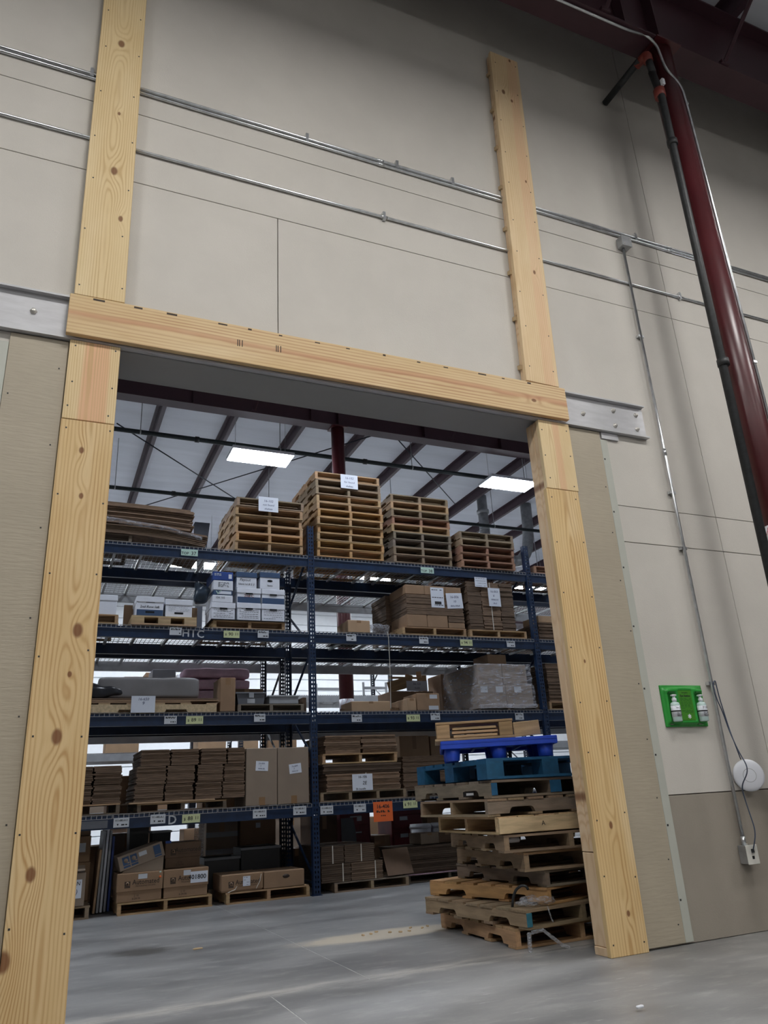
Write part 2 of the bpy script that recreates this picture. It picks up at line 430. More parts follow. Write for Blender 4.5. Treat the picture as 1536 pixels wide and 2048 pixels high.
for i, x in enumerate((-3.4, .8, 5.0, 9.2)):
    for y, lb in ((-3.6, 'near'), (-9.4, 'far')):
        lamp(x, y, 7.15, 'lamp front', 'white rectangular LED lamp of the front hall, %s row, %s from the left' % (lb, ('first', 'second', 'third', 'fourth')[i]), 'lamps of the front hall')

# ------------------------------------------------------------------ girders, columns, pipes
def girder(yc, label, xs, brace, sides=(-1, 1)):
    e = empty('roof_girder', label, 'girder', (4, yc, 7.68))
    box('web', 'girder red', -18, 18, -.008, .008, .02, .90, e)
    box('flange', 'girder red', -18, 18, -.13, .13, 0, .02, e); box('flange', 'girder red', -18, 18, -.13, .13, .90, .92, e)
    for k in xs:
        for s in (-1, 1): box('stiffener', 'girder red', k-.006, k+.006, min(s*.01, s*.12), max(s*.01, s*.12), .02, .90, e)
    for k in brace:
        for s in sides: tube('flange_brace', 'girder red', [(k, s*.12, .03), (k+.22, s*.75, .93)], .022, e, 6); box('brace_foot', 'girder red', k-.05, k+.05, s*.12-.03, s*.12+.03, .02, .06, e)
    return e
girder(-.6, 'dark red roof girder running along the wall top in front of the tall column', [-5.9, -2.9, .2, .62, 3.5, 6.5], [-2.9, -.05, 1.45, 4.6], (-1,))
girder(7.9, 'dark purple red roof girder seen through the opening above the rack', [-6, -4.45, -2.3, -.1, .45, 2.3, 4.1, 6], [-1.2, 2.9])
def column(x, y, r, label, tape_z):
    e = empty('steel_column', label, 'column', (x, y, 0))
    lathe('shaft', 'oxide red', [(r, .02), (r, 7.66)], e, seg=40)
    box('base_plate', 'oxide red', -.2, .2, -.2, .2, 0, .02, e); box('cap_plate', 'oxide red', -.15, .15, -.15, .15, 7.66, 7.679, e)
    lathe('warning_tape', 'white plastic', [(r+.002, tape_z), (r+.002, tape_z+.16)], e, seg=40)
    for k in range(5):
        bm = bmesh.new(); n = 8; q = []
        for i in range(n+1):
            a = 2*math.pi*(k/5)+i/n*.75
            q.append([bm.verts.new(((r+.0035)*math.cos(a+d), (r+.0035)*math.sin(a+d), tape_z+.16*i/n)) for d in (0, .62)])
        for A, B in zip(q, q[1:]): bm.faces.new((A[0], A[1], B[1], B[0]))
        from_bm('red_stripe', bm, 'red tape', e)
    return e
cf = column(4.70, -.6, .113, 'glossy dark red round steel column at the right edge of the photo', 2.56)
column(4.46, 7.9, .125, 'dark red round steel column behind the rack, partly hidden by shelves', 2.40)
# sprinkler drop beside the front column
sp_ = empty('sprinkler_riser', 'black steel sprinkler pipe with red couplings running down beside the tall red column', 'pipe', (4.47, -.68, 0))
tube('riser_pipe', 'pipe black', [(0.06, .07, 7.33), (.02, .0, 6.9), (-.09, .02, .3)], .034, sp_, 14)
tube('branch_pipe', 'pipe black', [(.02, .14, 7.55), (.02, .66, 7.55)], .034, sp_, 14)
tube('upper_pipe', 'pipe black', [(.06, .06, 7.30), (.05, .07, 7.52)], .034, sp_, 14)
tube('elbow', 'coupling red', [(.05, .07, 7.46), (.05, .07, 7.56), (.03, .2, 7.55)], .044, sp_, 14, fillet=.08)
lathe('coupling', 'coupling red', [(.04, -.05), (.052, -.045), (.052, .045), (.04, .05)], sp_, (.03, .02, 6.98), seg=16)
box('coupling_bolt', 'white plastic', .015, .05, -.055, -.02, 7.03, 7.10, sp_, .006)
for z in (6.35, 4.05): lathe('pipe_clamp', 'pipe black', [(.036, -.03), (.046, -.028), (.046, .028), (.036, .03)], sp_, (.02-.11*(6.9-z)/6.6, .0, z), seg=16)
cc = empty('column_conduit', 'thin bright metal conduit bending from the girder down the right side of the red column', 'conduit', (4.70, -.6, 0))
tube('conduit_tube', 'galv', [(-4.5, -.09, 7.655), (-.45, -.09, 7.655), (-.22, -.09, 7.70), (-.13, -.10, 7.60), (-.09, -.10, 7.30), (.05, -.115, 7.13), (.098, -.085, 6.85), (.098, -.085, .2)], .0125, cc, 12, fillet=.10)
for z in (6.95, 4.12): box('conduit_clip', 'galv', .075, .112, -.102, -.07, z-.012, z+.012, cc, .003)

# conduits on the wall
def clip(x, y, z, par, vert=False):
    bm = bmesh.new()
    if vert: bm_box(bm, x-.03, x+.03, y-.004, y+.026, z-.012, z+.012)
    else: bm_box(bm, x-.012, x+.012, y-.004, y+.026, z-.03, z+.045)
    return from_bm('strap_clip', bm, 'galv', par)
def hconduit(label, z, clips, x0=-7, x1=13):
    e = empty('wall_conduit', label, 'conduit', (0, -.014, z))
    tube('conduit_tube', 'galv', [(x0, 0, 0), (x1, 0, 0)], .0115, e, 12)
    for x in clips: clip(x, -.0115, -.0, e)
    for x in (-1.2, 1.87, 4.93): tube('coupling', 'galv', [(x-.03, 0, 0), (x+.03, 0, 0)], .0145, e, 12)
    return e
hconduit('upper of the paired bright conduits running across the wall behind both tall boards', 5.84, (-.337, 1.244, 2.02, 2.54, 4.52, 5.65))
hconduit('lower of the paired bright conduits running across the wall behind both tall boards', 5.802, (-1.7, 7.2))
hconduit('single bright conduit across the wall below the paired conduits', 5.262, (-1.6, 1.87, 4.93))
jb = empty('junction_box', 'small grey metal junction box under the paired conduits', 'box', (4.335, 0, 5.70))
box('box_body', 'galv dull', -.055, .055, -.075, -.001, -.055, .055, jb, .004); box('cover', 'galv dull', -.058, .058, -.079, -.075, -.058, .058, jb, .002)
for s in (-.035, .035): lathe('cover_screw', 'bolt', [(.006, 0), (.006, .003)], jb, (s, -.079, s), (math.pi/2, 0, 0), 8)
vc = empty('drop_conduit', 'vertical metal conduit dropping from the grey junction box to the outlet box', 'conduit', (4.322, -.030, .545))
tube('conduit_tube', 'galv', [(0, 0, 0), (0, 0, 5.10)], .0125, vc, 12)
for z in (4.14, 2.64, 2.16, 1.10): clip(0, 0, z, vc, True)
for z in (.02, 3.0): tube('coupling', 'galv', [(0, 0, z-.03), (0, 0, z+.03)], .0165, vc, 12)
ob = empty('outlet_box', 'grey metal outlet box with a white cover plate at the conduit bottom', 'box', (4.335, 0, .48))
box('box_body', 'galv dull', -.05, .05, -.07, -.001, -.058, .058, ob, .003); box('cover_plate', 'ivory', -.053, .053, -.076, -.07, -.061, .061, ob, .002)
box('port', 'hole', -.010, .010, -.0775, -.076, -.028, -.008, ob); box('cable_plug', 'pipe black', -.012, .012, -.088, -.076, .012, .036, ob, .003)
box('conduit_nut', 'bolt', -.022, .006, -.045, -.015, .058, .068, ob, .003)
tag(tube('data_cable', 'cable blue', [(4.335, -.082, .50), (4.37, -.11, .62), (4.385, -.06, .83), (4.365, -.07, .92), (4.375, -.16, 1.03), (4.372, -.10, 1.16), (4.378, -.05, 1.31), (4.362, -.045, 1.43), (4.318, -.05, 1.54), (4.315, -.05, 1.645), (4.338, -.055, 1.665), (4.350, -.05, 1.54), (4.379, -.055, 1.31), (4.425, -.06, 1.10)], .0042, None, 8, fillet=.06), 'thin blue grey data cable looped over the drop conduit beside the white disc', 'cable')
ap = empty('access_point', 'round white ceiling access point hanging on the wall beside the drop conduit', 'router', (4.475, -.05, .99), 0, None, (0, 0, rad(-28)))
lathe('dome', 'white plastic', [(.098, 0), (.107, .004), (.110, .010), (.108, .016), (.100, .021), (.085, .0255), (.065, .0285), (.045, .0300), (.022, .0308), (.001, .031)], ap, (0, 0, 0), (math.pi/2, 0, 0), 56)
lathe('status_ring', 'light grey plastic', [(.0435, .0300), (.0445, .0311), (.0462, .0310), (.047, .0297)], ap, (0, 0, 0), (math.pi/2, 0, 0), 56)

# ------------------------------------------------------------------ steel channel lintel
ch = empty('steel_channel', 'grey primed steel channel lintel bolted across the wall behind the header board', 'beam', (0, 0, 3.65))
box('channel_web', 'primer steel', -7, 4.175, -.012, -.001, 0, .30, ch)
box('channel_flange', 'primer steel', -7, 4.178, -.048, -.001, .288, .300, ch); box('channel_flange', 'primer steel', -7, 4.178, -.048, -.001, 0, .012, ch)
box('splice_plate', 'primer steel', 3.70, 4.0, -.044, -.012, .0115, .018, ch)
box('bearing_plate', 'primer steel', 3.69, 3.86, -.018, -.001, -.06, -.001, ch)
for x, z in ((3.542, .14), (3.862, .219), (4.099, .216), (3.855, .080), (4.086, .082), (-.506, .164), (-1.9, .164)):
    bo = lathe('bolt', 'bolt', [(.021, 0), (.021, .004), (.0155, .0042), (.0155, .016), (.008, .020)], ch, (x, -.012, z), (math.pi/2, 0, 0), 6)
# siding strips beside the opening
def siding(label, x0, x1, screws):
    s = empty('siding_strip', label, 'siding', ((x0+x1)/2, -.001, 0))
    hw = (x1-x0)/2
    box('siding_board', 'siding', -hw, hw, -.014, 0, .012, 3.645, s, .002)
    bm = bmesh.new()
    for u, w in screws: bm_box(bm, u-.004, u+.004, -.0165, -.0135, w-.004, w+.004)
    stuff(from_bm('screw_heads', bm, 'screw', s)); return s
siding('tan embossed siding strip left of the timber opening', -.61, -.293, [(-.13+R.uniform(-.01, .01), .3+.42*k) for k in range(8)]+[(.12, .45+.5*k) for k in range(7)])
siding('tan embossed siding strip right of the timber opening', 3.357, 3.672, [(.13+R.uniform(-.012, .012), .12+.38*k) for k in range(9)])
for nm, x0, x1 in (('pale metal edge strip on the right side of the right siding', 3.674, 3.742), ('pale metal edge strip on the left side of the left siding', -.68, -.612)):
    s = empty('edge_strip', nm, 'trim', ((x0+x1)/2, -.001, 0))
    box('strip_face', 'edge trim', -.034, .034, -.012, 0, .012, 3.58, s, .002)
    for k in range(8): box('screw', 'screw', -.026, -.014, -.0145, -.012, .25+.45*k, .262+.45*k, s)

# ------------------------------------------------------------------ timber casing
B0, B1, B2 = (.72, .54, .30), (.76, .60, .36), (.47, .28, .115)
wood('pine left long', (.70, .515, .275), (.43, .225, .075), 'z', 1.3, .02, 58, [(-.02, 1.37, .016), (.0, 1.09, .014), (-.005, -.21, .030), (.05, .33, .030), (-.06, -.83, .026), (-.135, -1.18, .035), (.03, .10, .012)], hamp=.30, hs=.7)
wood('pine left short', B1, (.55, .36, .17), 'z', 4.1, -.02, 80, [], pink=(.015, .072, (.72, .40, .24)), hamp=.5, hs=.2)
wood('pine header', (.70, .53, .305), (.44, .215, .115), 'x', 7.7, -.02, 44, [(-.02, 1.51, .017)], pink=(.005, .016, (.56, .29, .17)), hamp=.20, hs=.42)
wood('pine right long', (.69, .50, .255), (.42, .22, .07), 'z', 41.2, .01, 50, [(-.005, -.80, .018), (.03, -1.31, .014), (-.02, .25, .010)], hamp=.24, hs=.75)
wood('pine right short', B1, (.56, .37, .18), 'z', 15.1, -.05, 80, [], pink=(.01, .03, (.72, .43, .27)), hamp=.4, hs=.4)
wood('pine left upper', (.74, .58, .335), (.54, .36, .17), 'z', 19.4, .0, 70, [(-.0, .69, .026), (.02, -.48, .026), (.08, -.86, .018), (.02, .03, .012), (.03, 1.9, .02)], hamp=.16, hs=.5)
wood('pine right upper', (.76, .58, .36), (.60, .40, .21), 'z', 23.9, -.13, 55, [(-.05, 1.32, .022), (.03, 1.24, .015), (.05, -.72, .016), (.08, .28, .012), (.06, 1.78, .015)], pink=(.07, .05, (.74, .48, .30)), hamp=.5, hs=.3)
wood('pine jamb', (.74, .56, .37), (.58, .37, .20), 'z', 31.9, .0, 60, [(.0, 1.0, .03), (.02, -.1, .02), (.0, -1.2, .03)], hamp=.5, hs=.3)
def screws(par, pts, y):
    bm = bmesh.new()
    for u, w in pts: bm_box(bm, u-.0045, u+.0045, y-.0012, y+.001, w-.0045, w+.0045)
    return stuff(from_bm('screw_heads', bm, 'screw', par))
def board(par, name, mat, x0, x1, y0, y1, z0, z1, pts=()):
    o = box(name, mat, x0, x1, y0, y1, z0, z1, par, .003)
    if pts: screws(o, pts, -(y1-y0)/2)
    return o
cs = empty('timber_casing', 'raw pine casing boards down the left side of the wall opening', 'door frame', (0, 0, 0))
rp = lambda hh, n, hw=.115: [(s*hw+R.uniform(-.012, .012), -hh+.05+(2*hh-.1)*k/(n-1)+R.uniform(-.03, .03)) for k in range(n) for s in (-1, 1)]
board(cs, 'side_board', 'pine left long', -.290, .0, -.042, -.004, .0, 3.115, rp(1.55, 8))
left_cs = cs
board(cs, 'side_board', 'pine left short', -.288, .0, -.042, -.004, 3.119, 3.648, rp(.26, 3))
cs = empty('timber_casing', 'raw pine casing and jamb boards down the right side of the wall opening', 'door frame', (3.2, 0, 0))
board(cs, 'side_board', 'pine right long', -0.147, 0.147, -.042, -.004, .0, 3.072, rp(1.53, 9))
board(cs, 'side_board', 'pine right short', -0.134, 0.155, -.042, -.004, 3.076, 3.648, rp(.28, 3))
hd = empty('header_board', 'long pine header board across the top of the opening', 'board', (1.51, 0, 3.664))
hb = board(hd, 'board_face', 'pine header', -1.826, 1.826, -.086, -.0485, 0, .28)
hm = stuff(from_bm('grade_stamps', (lambda bm: ([bm_box(bm, x+dx, x+dx+.006, -.0195, -.0187, z, z+.05) for x, z in ((-.80, -.02), (-.54, -.01)) for dx in (0, .012, .03)], bm)[1])(bmesh.new()), 'ink brown', hb))
bm = bmesh.new()
for k in range(14):
    x = -1.7+k*.245+R.uniform(-.05, .05); bm_box(bm, x, x+R.uniform(.02, .07), -.0192, -.0187, .118, .118+R.uniform(.008, .016))
stuff(from_bm('dirt_marks', bm, 'ink brown', hb))
board(cs, 'jamb_board', 'pine jamb', -0.132, -0.094, -.003, .045, .585, 3.648)
board(cs, 'jamb_board', 'pine jamb', -0.134, -0.096, .047, .125, .585, 3.648)
board(cs, 'jamb_board', 'pine jamb', -0.134, -0.096, -.003, .125, .05, .580)
board(cs, 'sill_block', 'pine jamb', -0.142, -0.096, -.003, .12, .0, .048)
board(left_cs, 'jamb_board', 'pine jamb', -.05, -.004, -.003, .125, .0, 3.648)
lu = empty('tall_board', 'long pine board with round knots standing up the wall above the left casing', 'board', (-.147, 0, 3.952), 0, None, (0, rad(-.45), 0))
board(lu, 'board_face', 'pine left upper', -.147, .147, -.077, -.040, 0, 3.0, rp(1.45, 8))
for z in (.1, 1.0, 1.7, 2.8): box('spacer_block', 'plywood edge', -.08, .08, -.04, -.001, z, z+.06, lu)
ru_ = empty('tall_board', 'long pine board with spacer blocks leaning slightly on the wall above the right casing', 'board', (3.147, 0, 3.952), 0, None, (0, rad(1.55), 0))
board(ru_, 'board_face', 'pine right upper', -.166, .140, -.081, -.043, 0, 3.62, rp(1.75, 10))
board(ru_, 'edge_board', 'pine jamb', -.164, -.126, -.0425, -.006, 0.02, 3.60)
for k in range(8): prism('wedge_block', 'plywood edge', [(-.042, 0), (-.001, .015), (-.001, .05), (-.042, .04)], 'x', -.182, -.15, ru_, (0, 0, .12+.46*k), key='wedge')

# ------------------------------------------------------------------ eyewash station
ew = empty('eyewash_station', 'bright green wall-mounted eyewash station holding two bottles', 'eyewash', (4.03, -.001, 1.485))
NX, NZ = 44, 30
bm = bmesh.new(); W2, H2 = .195, .146; gv = []
for j in range(NZ+1):
    row = []
    for i in range(NX+1):
        u, w = -1+2*i/NX, -1+2*j/NZ
        d = .012
        arch = .93-.10*u*u
        if abs(u) < .95 and abs(w) < arch:
            e = min(1, (.95-abs(u))/.10, (arch-abs(w))/.10); d = .012+.034*e
            if .40 < abs(u) < .88 and w < .62:
                q = (abs(u)-.64)/.24; d -= .026*max(0, 1-q*q)
            if abs(u) < .36 and abs(w) < .76: d -= .010
        row.append(bm.verts.new((u*W2, -d, w*H2)))
    gv.append(row)
for j in range(NZ):
    for i in range(NX): bm.faces.new((gv[j][i], gv[j][i+1], gv[j+1][i+1], gv[j+1][i]))
per = [gv[0][i] for i in range(NX+1)]+[gv[j][NX] for j in range(1, NZ+1)]+[gv[NZ][i] for i in range(NX-1, -1, -1)]+[gv[j][0] for j in range(NZ-1, 0, -1)]
back = [bm.verts.new((v_.co.x, 0, v_.co.z)) for v_ in per]
for i in range(len(per)): bm.faces.new((per[i], back[i], back[(i+1) % len(per)], per[(i+1) % len(per)]))
from_bm('moulded_body', bm, 'green plastic', ew, smooth=True)
pn = box('instruction_panel', 'green print', -.064, .064, -.0385, -.034, -.105, .108, ew, .002)
text('lettering', 'Eye Station', 'ink', .021, (0, -.0027, .066), pn, ofs=.0006)
text('lettering', 'Emergency', 'ink', .013, (0, -.0027, .089), pn)
stuff(lines('small_print', 'dark green', -.052, .052, [.047, .040, .033, .022, .012, .004, -.004, -.012, -.022, -.036, -.043, -.050], -.0024, pn, .003, 1))
for k in range(3): box('emblem_bar', 'white plastic', -.004, .004, -.0032, -.0023, -.016, .016, pn, rot=(0, k*math.pi/3, 0)).location = (.008, -.0028, -.078)
stuff(from_bm('handle_slots', (lambda bm: ([bm_box(bm, s-.026, s+.026, -.0475, -.040, .088, .098) for s in (-.128, .128)], bm)[1])(bmesh.new()), 'dark green', ew))
for s, nm in ((-1, 'clear eyewash bottle strapped on the left side of the green station'), (1, 'clear eyewash bottle strapped on the right side of the green station')):
    bo = empty('eyewash_bottle', nm, 'bottle', (4.03+s*.125, -.055, 1.371))
    lathe('bottle_body', 'clear bottle', [(.030, 0), (.036, .006), (.036, .118), (.031, .130), (.014, .137), (.013, .142)], bo, seg=28, sy=.80)
    lathe('cap', 'white plastic', [(.0165, .140), (.0165, .160), (.010, .163), (.010, .176), (.021, .178), (.021, .186), (.012, .188)], bo, seg=20)
    lb = lathe('bottle_label', 'paper', [(.0366, .032), (.0366, .108)], bo, seg=28, sy=.80)
    stuff(lines('small_print', 'ink', -.022, .022, [.102, .092, .060, .050, .042, .036], -.0302, lb, .0028, 1))
    lathe('strap', 'black plastic', [(.0385, .068), (.0392, .070), (.0392, .074), (.0385, .076)], ew, (s*.125, -.054, -.114), seg=28, sy=.82)

# ------------------------------------------------------------------ pallet racking
LV = (.955, 1.985, 2.96, 3.945)                     # deck levels
def post_mesh(h, mat):
    k = ('post', h, mat)
    if k in CACHE: return CACHE[k]
    bm = bmesh.new()
    for a, q in ((-.040, -.023), (-.009, .009), (.023, .040)): bm_box(bm, a, q, 0, .003, 0, h)
    for i in range(int(h/.05)):
        for a in (-.023, .009): bm_box(bm, a, a+.014, 0, .003, i*.05, i*.05+.026)
    bm_box(bm, -.040, -.0375, .003, .07, 0, h); bm_box(bm, .0375, .040, .003, .07, 0, h)
    me = bpy.data.meshes.new('rack_post'); bm.to_mesh(me); bm.free(); me.materials.append(MATS[mat]); CACHE[k] = me; return me
def deck_mesh(w, d, lip):
    k = ('deck', w, d, lip)
    if k in CACHE: return CACHE[k]
    bm = bmesh.new(); r = .0026
    n = int(w/.05)
    for i in range(n+1):
        x = -w/2+w*i/n
        bm_box(bm, x-r, x+r, -.004, d, -r, r)
        if lip: bm_box(bm, x-r*1.4, x+r*1.4, -.009, -.004, -.034, r)
    m = int(d/.10)
    for j in range(m+1): bm_box(bm, -w/2, w/2, d*j/m-r, d*j/m+r, r, 3*r)
    if lip: bm_box(bm, -w/2, w/2, -.012, -.007, -.036, -.030)
    me = bpy.data.meshes.new('wire_deck'); bm.to_mesh(me); bm.free(); me.materials.append(MATS['deck wire']); CACHE[k] = me; return me
def rack(label, xs, y0, depth, levels, postmat, beammat, h, lip, beam2=None, seg=True):
    e = empty('pallet_rack', label, 'rack', (xs[1], y0, 0)); ox = xs[1]
    for k, px in enumerate(xs):
        hh = h[k] if isinstance(h, (list, tuple)) else h
        a = mesh_obj('rack_post', post_mesh(hh, postmat), e, (px-ox, -.01, 0))
        q = mesh_obj('rack_post', post_mesh(hh, postmat), e, (px-ox, depth+.01, 0), (0, 0, math.pi))
        for s_ in (0, depth-.07): box('foot_plate', postmat, px-ox-.06, px-ox+.06, s_-.02, s_+.09, 0, .006, e)
        z = .15
        fwd = True
        while z+.62 < hh:
            y_ = (.05, depth-.05) if fwd else (depth-.05, .05)
            tube('brace', postmat, [(px-ox, y_[0], z), (px-ox, y_[1], z+.60)], .016, e, 6); z += .66; fwd = not fwd
        for z in (.12, hh-.35): tube('brace', postmat, [(px-ox, .05, z), (px-ox, depth-.05, z)], .016, e, 6)
    for a, q in zip(xs, xs[1:]):
        a_, q_ = a-ox+.041, q-ox-.041
        for z in levels:
            for y_, mt in ((0, beammat), (depth-.05, beam2 or beammat)):
                yb = y_ if y_ == 0 else y_
                prism('beam', mt, [(yb, z-.135), (yb+.05, z-.135), (yb+.05, z-.008), (yb, z-.008)], 'x', a_, q_, e, key=('beam', a_, q_, z, yb, mt))
                for xx in (a_-.003, q_-.003): box('beam_connector', mt, xx, xx+.006, yb-.012, yb+.05, z-.19, z-.0, e)
            w = (q_-a_)/3-.012
            for i in range(3):
                cx = a_+(q_-a_)*(i+.5)/3
                d_ = mesh_obj('wire_deck', deck_mesh(round(w, 3), round(depth, 3), lip), e, (cx, 0, z)); d_['kind'] = 'stuff'
                for s in (-.36, 0, .36): box('deck_support', 'galv dull', s*w-.016, s*w+.016, .055, depth-.055, -.033, -.004, d_)
    return e
XSR = (-.58, 2.76, 6.10, 9.44)
r1 = rack('dark blue pallet rack facing the opening, its beams carrying yellow and white tags', XSR, 4.60, 1.07, LV, 'rack blue', 'rack blue', 4.36, True)
r2 = rack('back-to-back pallet rack with dull grey rear beams behind the blue one', XSR, 5.90, 1.05, LV, 'rack shaded', 'rack shaded', 4.36, False, 'rack grey')
r3 = rack('far pallet rack with pale grey beams beyond the round column', (-3.2, .1, 3.4, 6.7, 10.0, 13.3), 11.0, 1.05, (.98, 2.0, 3.05), 'rack shaded', 'rack grey', 4.2, False)
def shelf_tag(words, x, z, mat, w=.115, h=.075, code=None, sub=True):
    t = box('shelf_tag', mat, x-2.76-w/2, x-2.76+w/2, -.0135, -.0125, z-h/2, z+h/2, r1)
    for s, u, v_, sz, ink in words: text('lettering', s, ink, sz, (u*w, -.0012, v_*h), t, ofs=.0004)
    if code: stuff(lines('small_print', 'ink', -w*.40, w*.40, [h*.33, h*.22], -.001, t, h*.09, 1))
    return t
for s, x, z in (('37', 1.218, 3.872), ('38', 4.437, 3.868)):
    shelf_tag([('TOP', -.26, -.16, .046, 'ink'), (s, .25, -.12, .062, 'ink')], x, z, 'tag green', .20, .082)
for s, x, z in (('90', 1.749, 2.892), ('94', 4.949, 2.882), ('89', 1.349, 1.905), ('93', 4.078, 1.900), ('88', 1.349, .878), ('91', 3.964, .888)):
    t = shelf_tag([('$', -.36, -.05, .036, 'ink'), (s, -.05, 0, .056, 'ink'), ('11', .32, .02, .046, 'ink')], x, z, 'tag yellow', .19, .085)
for x, z, w1, w2 in ((.634, .880, '011-082-A-2', ''), (1.002, .892, '011-082-A-1', ''), (2.102, .885, '011-082-B-2', ''), (2.568, .892, '011-082-B-1', ''), (2.894, .880, '011-082-C-2', ''), (3.305, .880, '011-082-C-1', ''), (4.236, .880, '', '')):
    t = shelf_tag([(w1, 0, .22, .024, 'ink')] if w1 else [], x, z, 'tag white', .155, .092)
    prism('arrow', 'ink', [(-.045, -.012), (-.025, -.012), (-.035, -.032)], 'y', -.0013, -.0006, t, key='arrow')
    stuff(lines('small_print', 'ink', .0, .06, [-.022], -.001, t, .012, 1))
for x, z in ((1.096, 2.905), (2.133, 2.905), (3.277, 2.900), (4.306, 2.895), (5.659, 2.885), (1.085, 1.91), (2.096, 1.922), (3.31, 1.905), (4.393, 1.915), (5.665, 1.905)):
    t = shelf_tag([], x, z, 'tag white', .135, .088, code=True)
    stuff(lines('small_print', 'ink', .0, .055, [-.022], -.001, t, .012, 1))
for s, x, z in (('H', 1.215, 2.888), ('I', 1.300, 2.884), ('C', 1.385, 2.880), ('D', 1.153, .872)):
    text('painted_letter', s, 'tag white', .125, (x-2.76, -.0015, z), r1, ofs=.002)
oc = box('orange_sign', 'orange card', 3.60-2.76-.125, 3.60-2.76+.125, -.0145, -.0135, .715, .935, r1)
text('lettering', '16-406', 'ink', .060, (0, -.0012, .055), oc, ofs=.001); stuff(lines('small_print', 'ink brown', -.085, .085, [.008, -.004], -.001, oc, .012, 1)); stuff(lines('small_print', 'ink brown', -.03, .03, [-.045], -.001, oc, .012, 1))
box('clear_sleeve', 'grey plastic', -.50-2.76+.72, .50-2.76, -.014, -.0125, .835, .91, r1)
tag(tube('hanging_cord', 'strap', [(3.788, 4.585, 2.99), (3.79, 4.575, 2.90), (3.786, 4.572, 2.45), (3.78, 4.60, 2.02)], .004, None, 6), 'thin pale cord hanging from the third beam beside a white tag', 'cord')

# ------------------------------------------------------------------ pallets
TONE = {'tan': (.47, .30, .155), 'pale': (.60, .42, .235), 'grey': (.235, .185, .135), 'old': (.30, .215, .135), 'orange': (.50, .285, .12), 'dark': (.15, .11, .075), 'light': (.66, .50, .30), 'red': (.36, .19, .115), 'teal': (.012, .098, .21)}
def jit(c, a=.14):
    k = 1+R.uniform(-a, a); return tuple(min(1, q*k*(1+R.uniform(-.04, .04))) for q in c)
def stringer_pts(l, h0, h1, notch):
    if not notch: return [(0, h0), (l, h0), (l, h1), (0, h1)]
    a, n, t = .15*l, .19*l, .040
    p = [(0, h0)]
    for s in (a, l-a-n): p += [(s, h0), (s+.014, h0+t*.75), (s+.03, h0+t), (s+n-.03, h0+t), (s+n-.014, h0+t*.75), (s+n, h0)]
    return p+[(l, h0), (l, h1), (0, h1)]
def pallet(label, x, y, z, w=.95, l=1.02, h=.116, tone='tan', rz=0, group=None, notch=True, ntop=7, nbot=4, base=0, mat='wood', first=None, name='wooden_pallet', missing=(), ns=3, frontcol=None):
    e = empty(name, label, 'pallet', (x, y, z), rz, group)
    t = h*.135; c0 = TONE[tone]; bm_, sm_ = ('wood pallet', 'wood stringer') if mat == 'wood' else ('teal paint', 'teal paint')
    for i in range(ns):
        xx = (w-.038)*i/(ns-1)
        prism('stringer', sm_, stringer_pts(l, t, h-t, notch), 'x', 0, .038, e, (xx, 0, 0), key=('str', l, h, notch, sm_), col=jit(frontcol if frontcol and i == 0 else c0))
    for i in range(ntop):
        if i in missing: continue
        bw_ = l/ntop*.80 if i not in (0, ntop-1) else l/ntop*.95
        y_ = i*(l-bw_)/(ntop-1)
        o = box('deck_board', bm_, 0, w, y_, y_+bw_, h-t, h, e, col=jit(first if first and i == 0 else c0))
        o.location.x += R.uniform(-.008, .008); o.location.y += R.uniform(-.004, .004)
    for i in range(nbot):
        bw_ = .10; y_ = i*(l-bw_)/(nbot-1)
        o = box('bottom_board', bm_, 0, w, y_, y_+bw_, 0, t, e, col=jit(c0)); o.location.x += R.uniform(-.006, .006)
    return e
def block_pallet(label, x, y, z, w=1.0, l=1.1, h=.14, tone='teal', rz=0, group=None, mat='teal'):
    e = empty('block_pallet', label, 'pallet', (x, y, z), rz, group); c0 = TONE[tone]
    m_ = 'teal paint' if mat == 'teal' else 'wood pallet'; t = .018
    for yy in (0, l/2-.07, l-.14):
        for xx in (0, w/2-.07, w-.14): box('block', m_, xx, xx+.14, yy, yy+.14, t, h-2*t, e, col=jit(c0))
    for yy in (0, l/2-.07, l-.14):
        box('bottom_board', m_, 0, w, yy, yy+.14, 0, t, e, col=jit(c0))
    for xx in (0, w/2-.07, w-.14): box('stringer_board', m_, xx, xx+.14, 0, l, h-2*t, h-t, e, col=jit(c0))
    for i in range(7):
        b_ = .13; yy = i*(l-b_)/6; box('deck_board', m_, 0, w, yy, yy+b_, h-t, h, e, col=jit(c0))
    return e
def stack(x, z, w, n, h, tones, label, group, y=4.585, l=1.08, sign=None):
    for i in range(n):
        p = pallet('%s pallet, %s of %s' % ({'tan': 'light brown', 'pale': 'pale', 'grey': 'weathered grey', 'old': 'worn brown', 'orange': 'orange brown', 'red': 'reddish brown', 'dark': 'dark'}[tones[i % len(tones)]], ordinal(i, n), label),
                   x+R.uniform(-.012, .012), y+R.uniform(-.015, .015), z+i*(h+.001), w+R.uniform(-.01, .012), l, h, tones[i % len(tones)], R.uniform(-.008, .008), group)
        if sign and i == n-1: sign(p)
T0 = LV[3]+.010
stack(1.775, T0, .875, 6, .117, ['tan', 'orange', 'tan', 'tan', 'tan', 'old'], 'the leftmost rack-top stack', 'leftmost pallet stack on the rack top',
      sign=lambda p: note(p, .275, .535, -.055, .145, -.018, [('16-102', .5, .72, .045), ('not found', .5, .45, .038), ('shelves', .5, .18, .036)]))
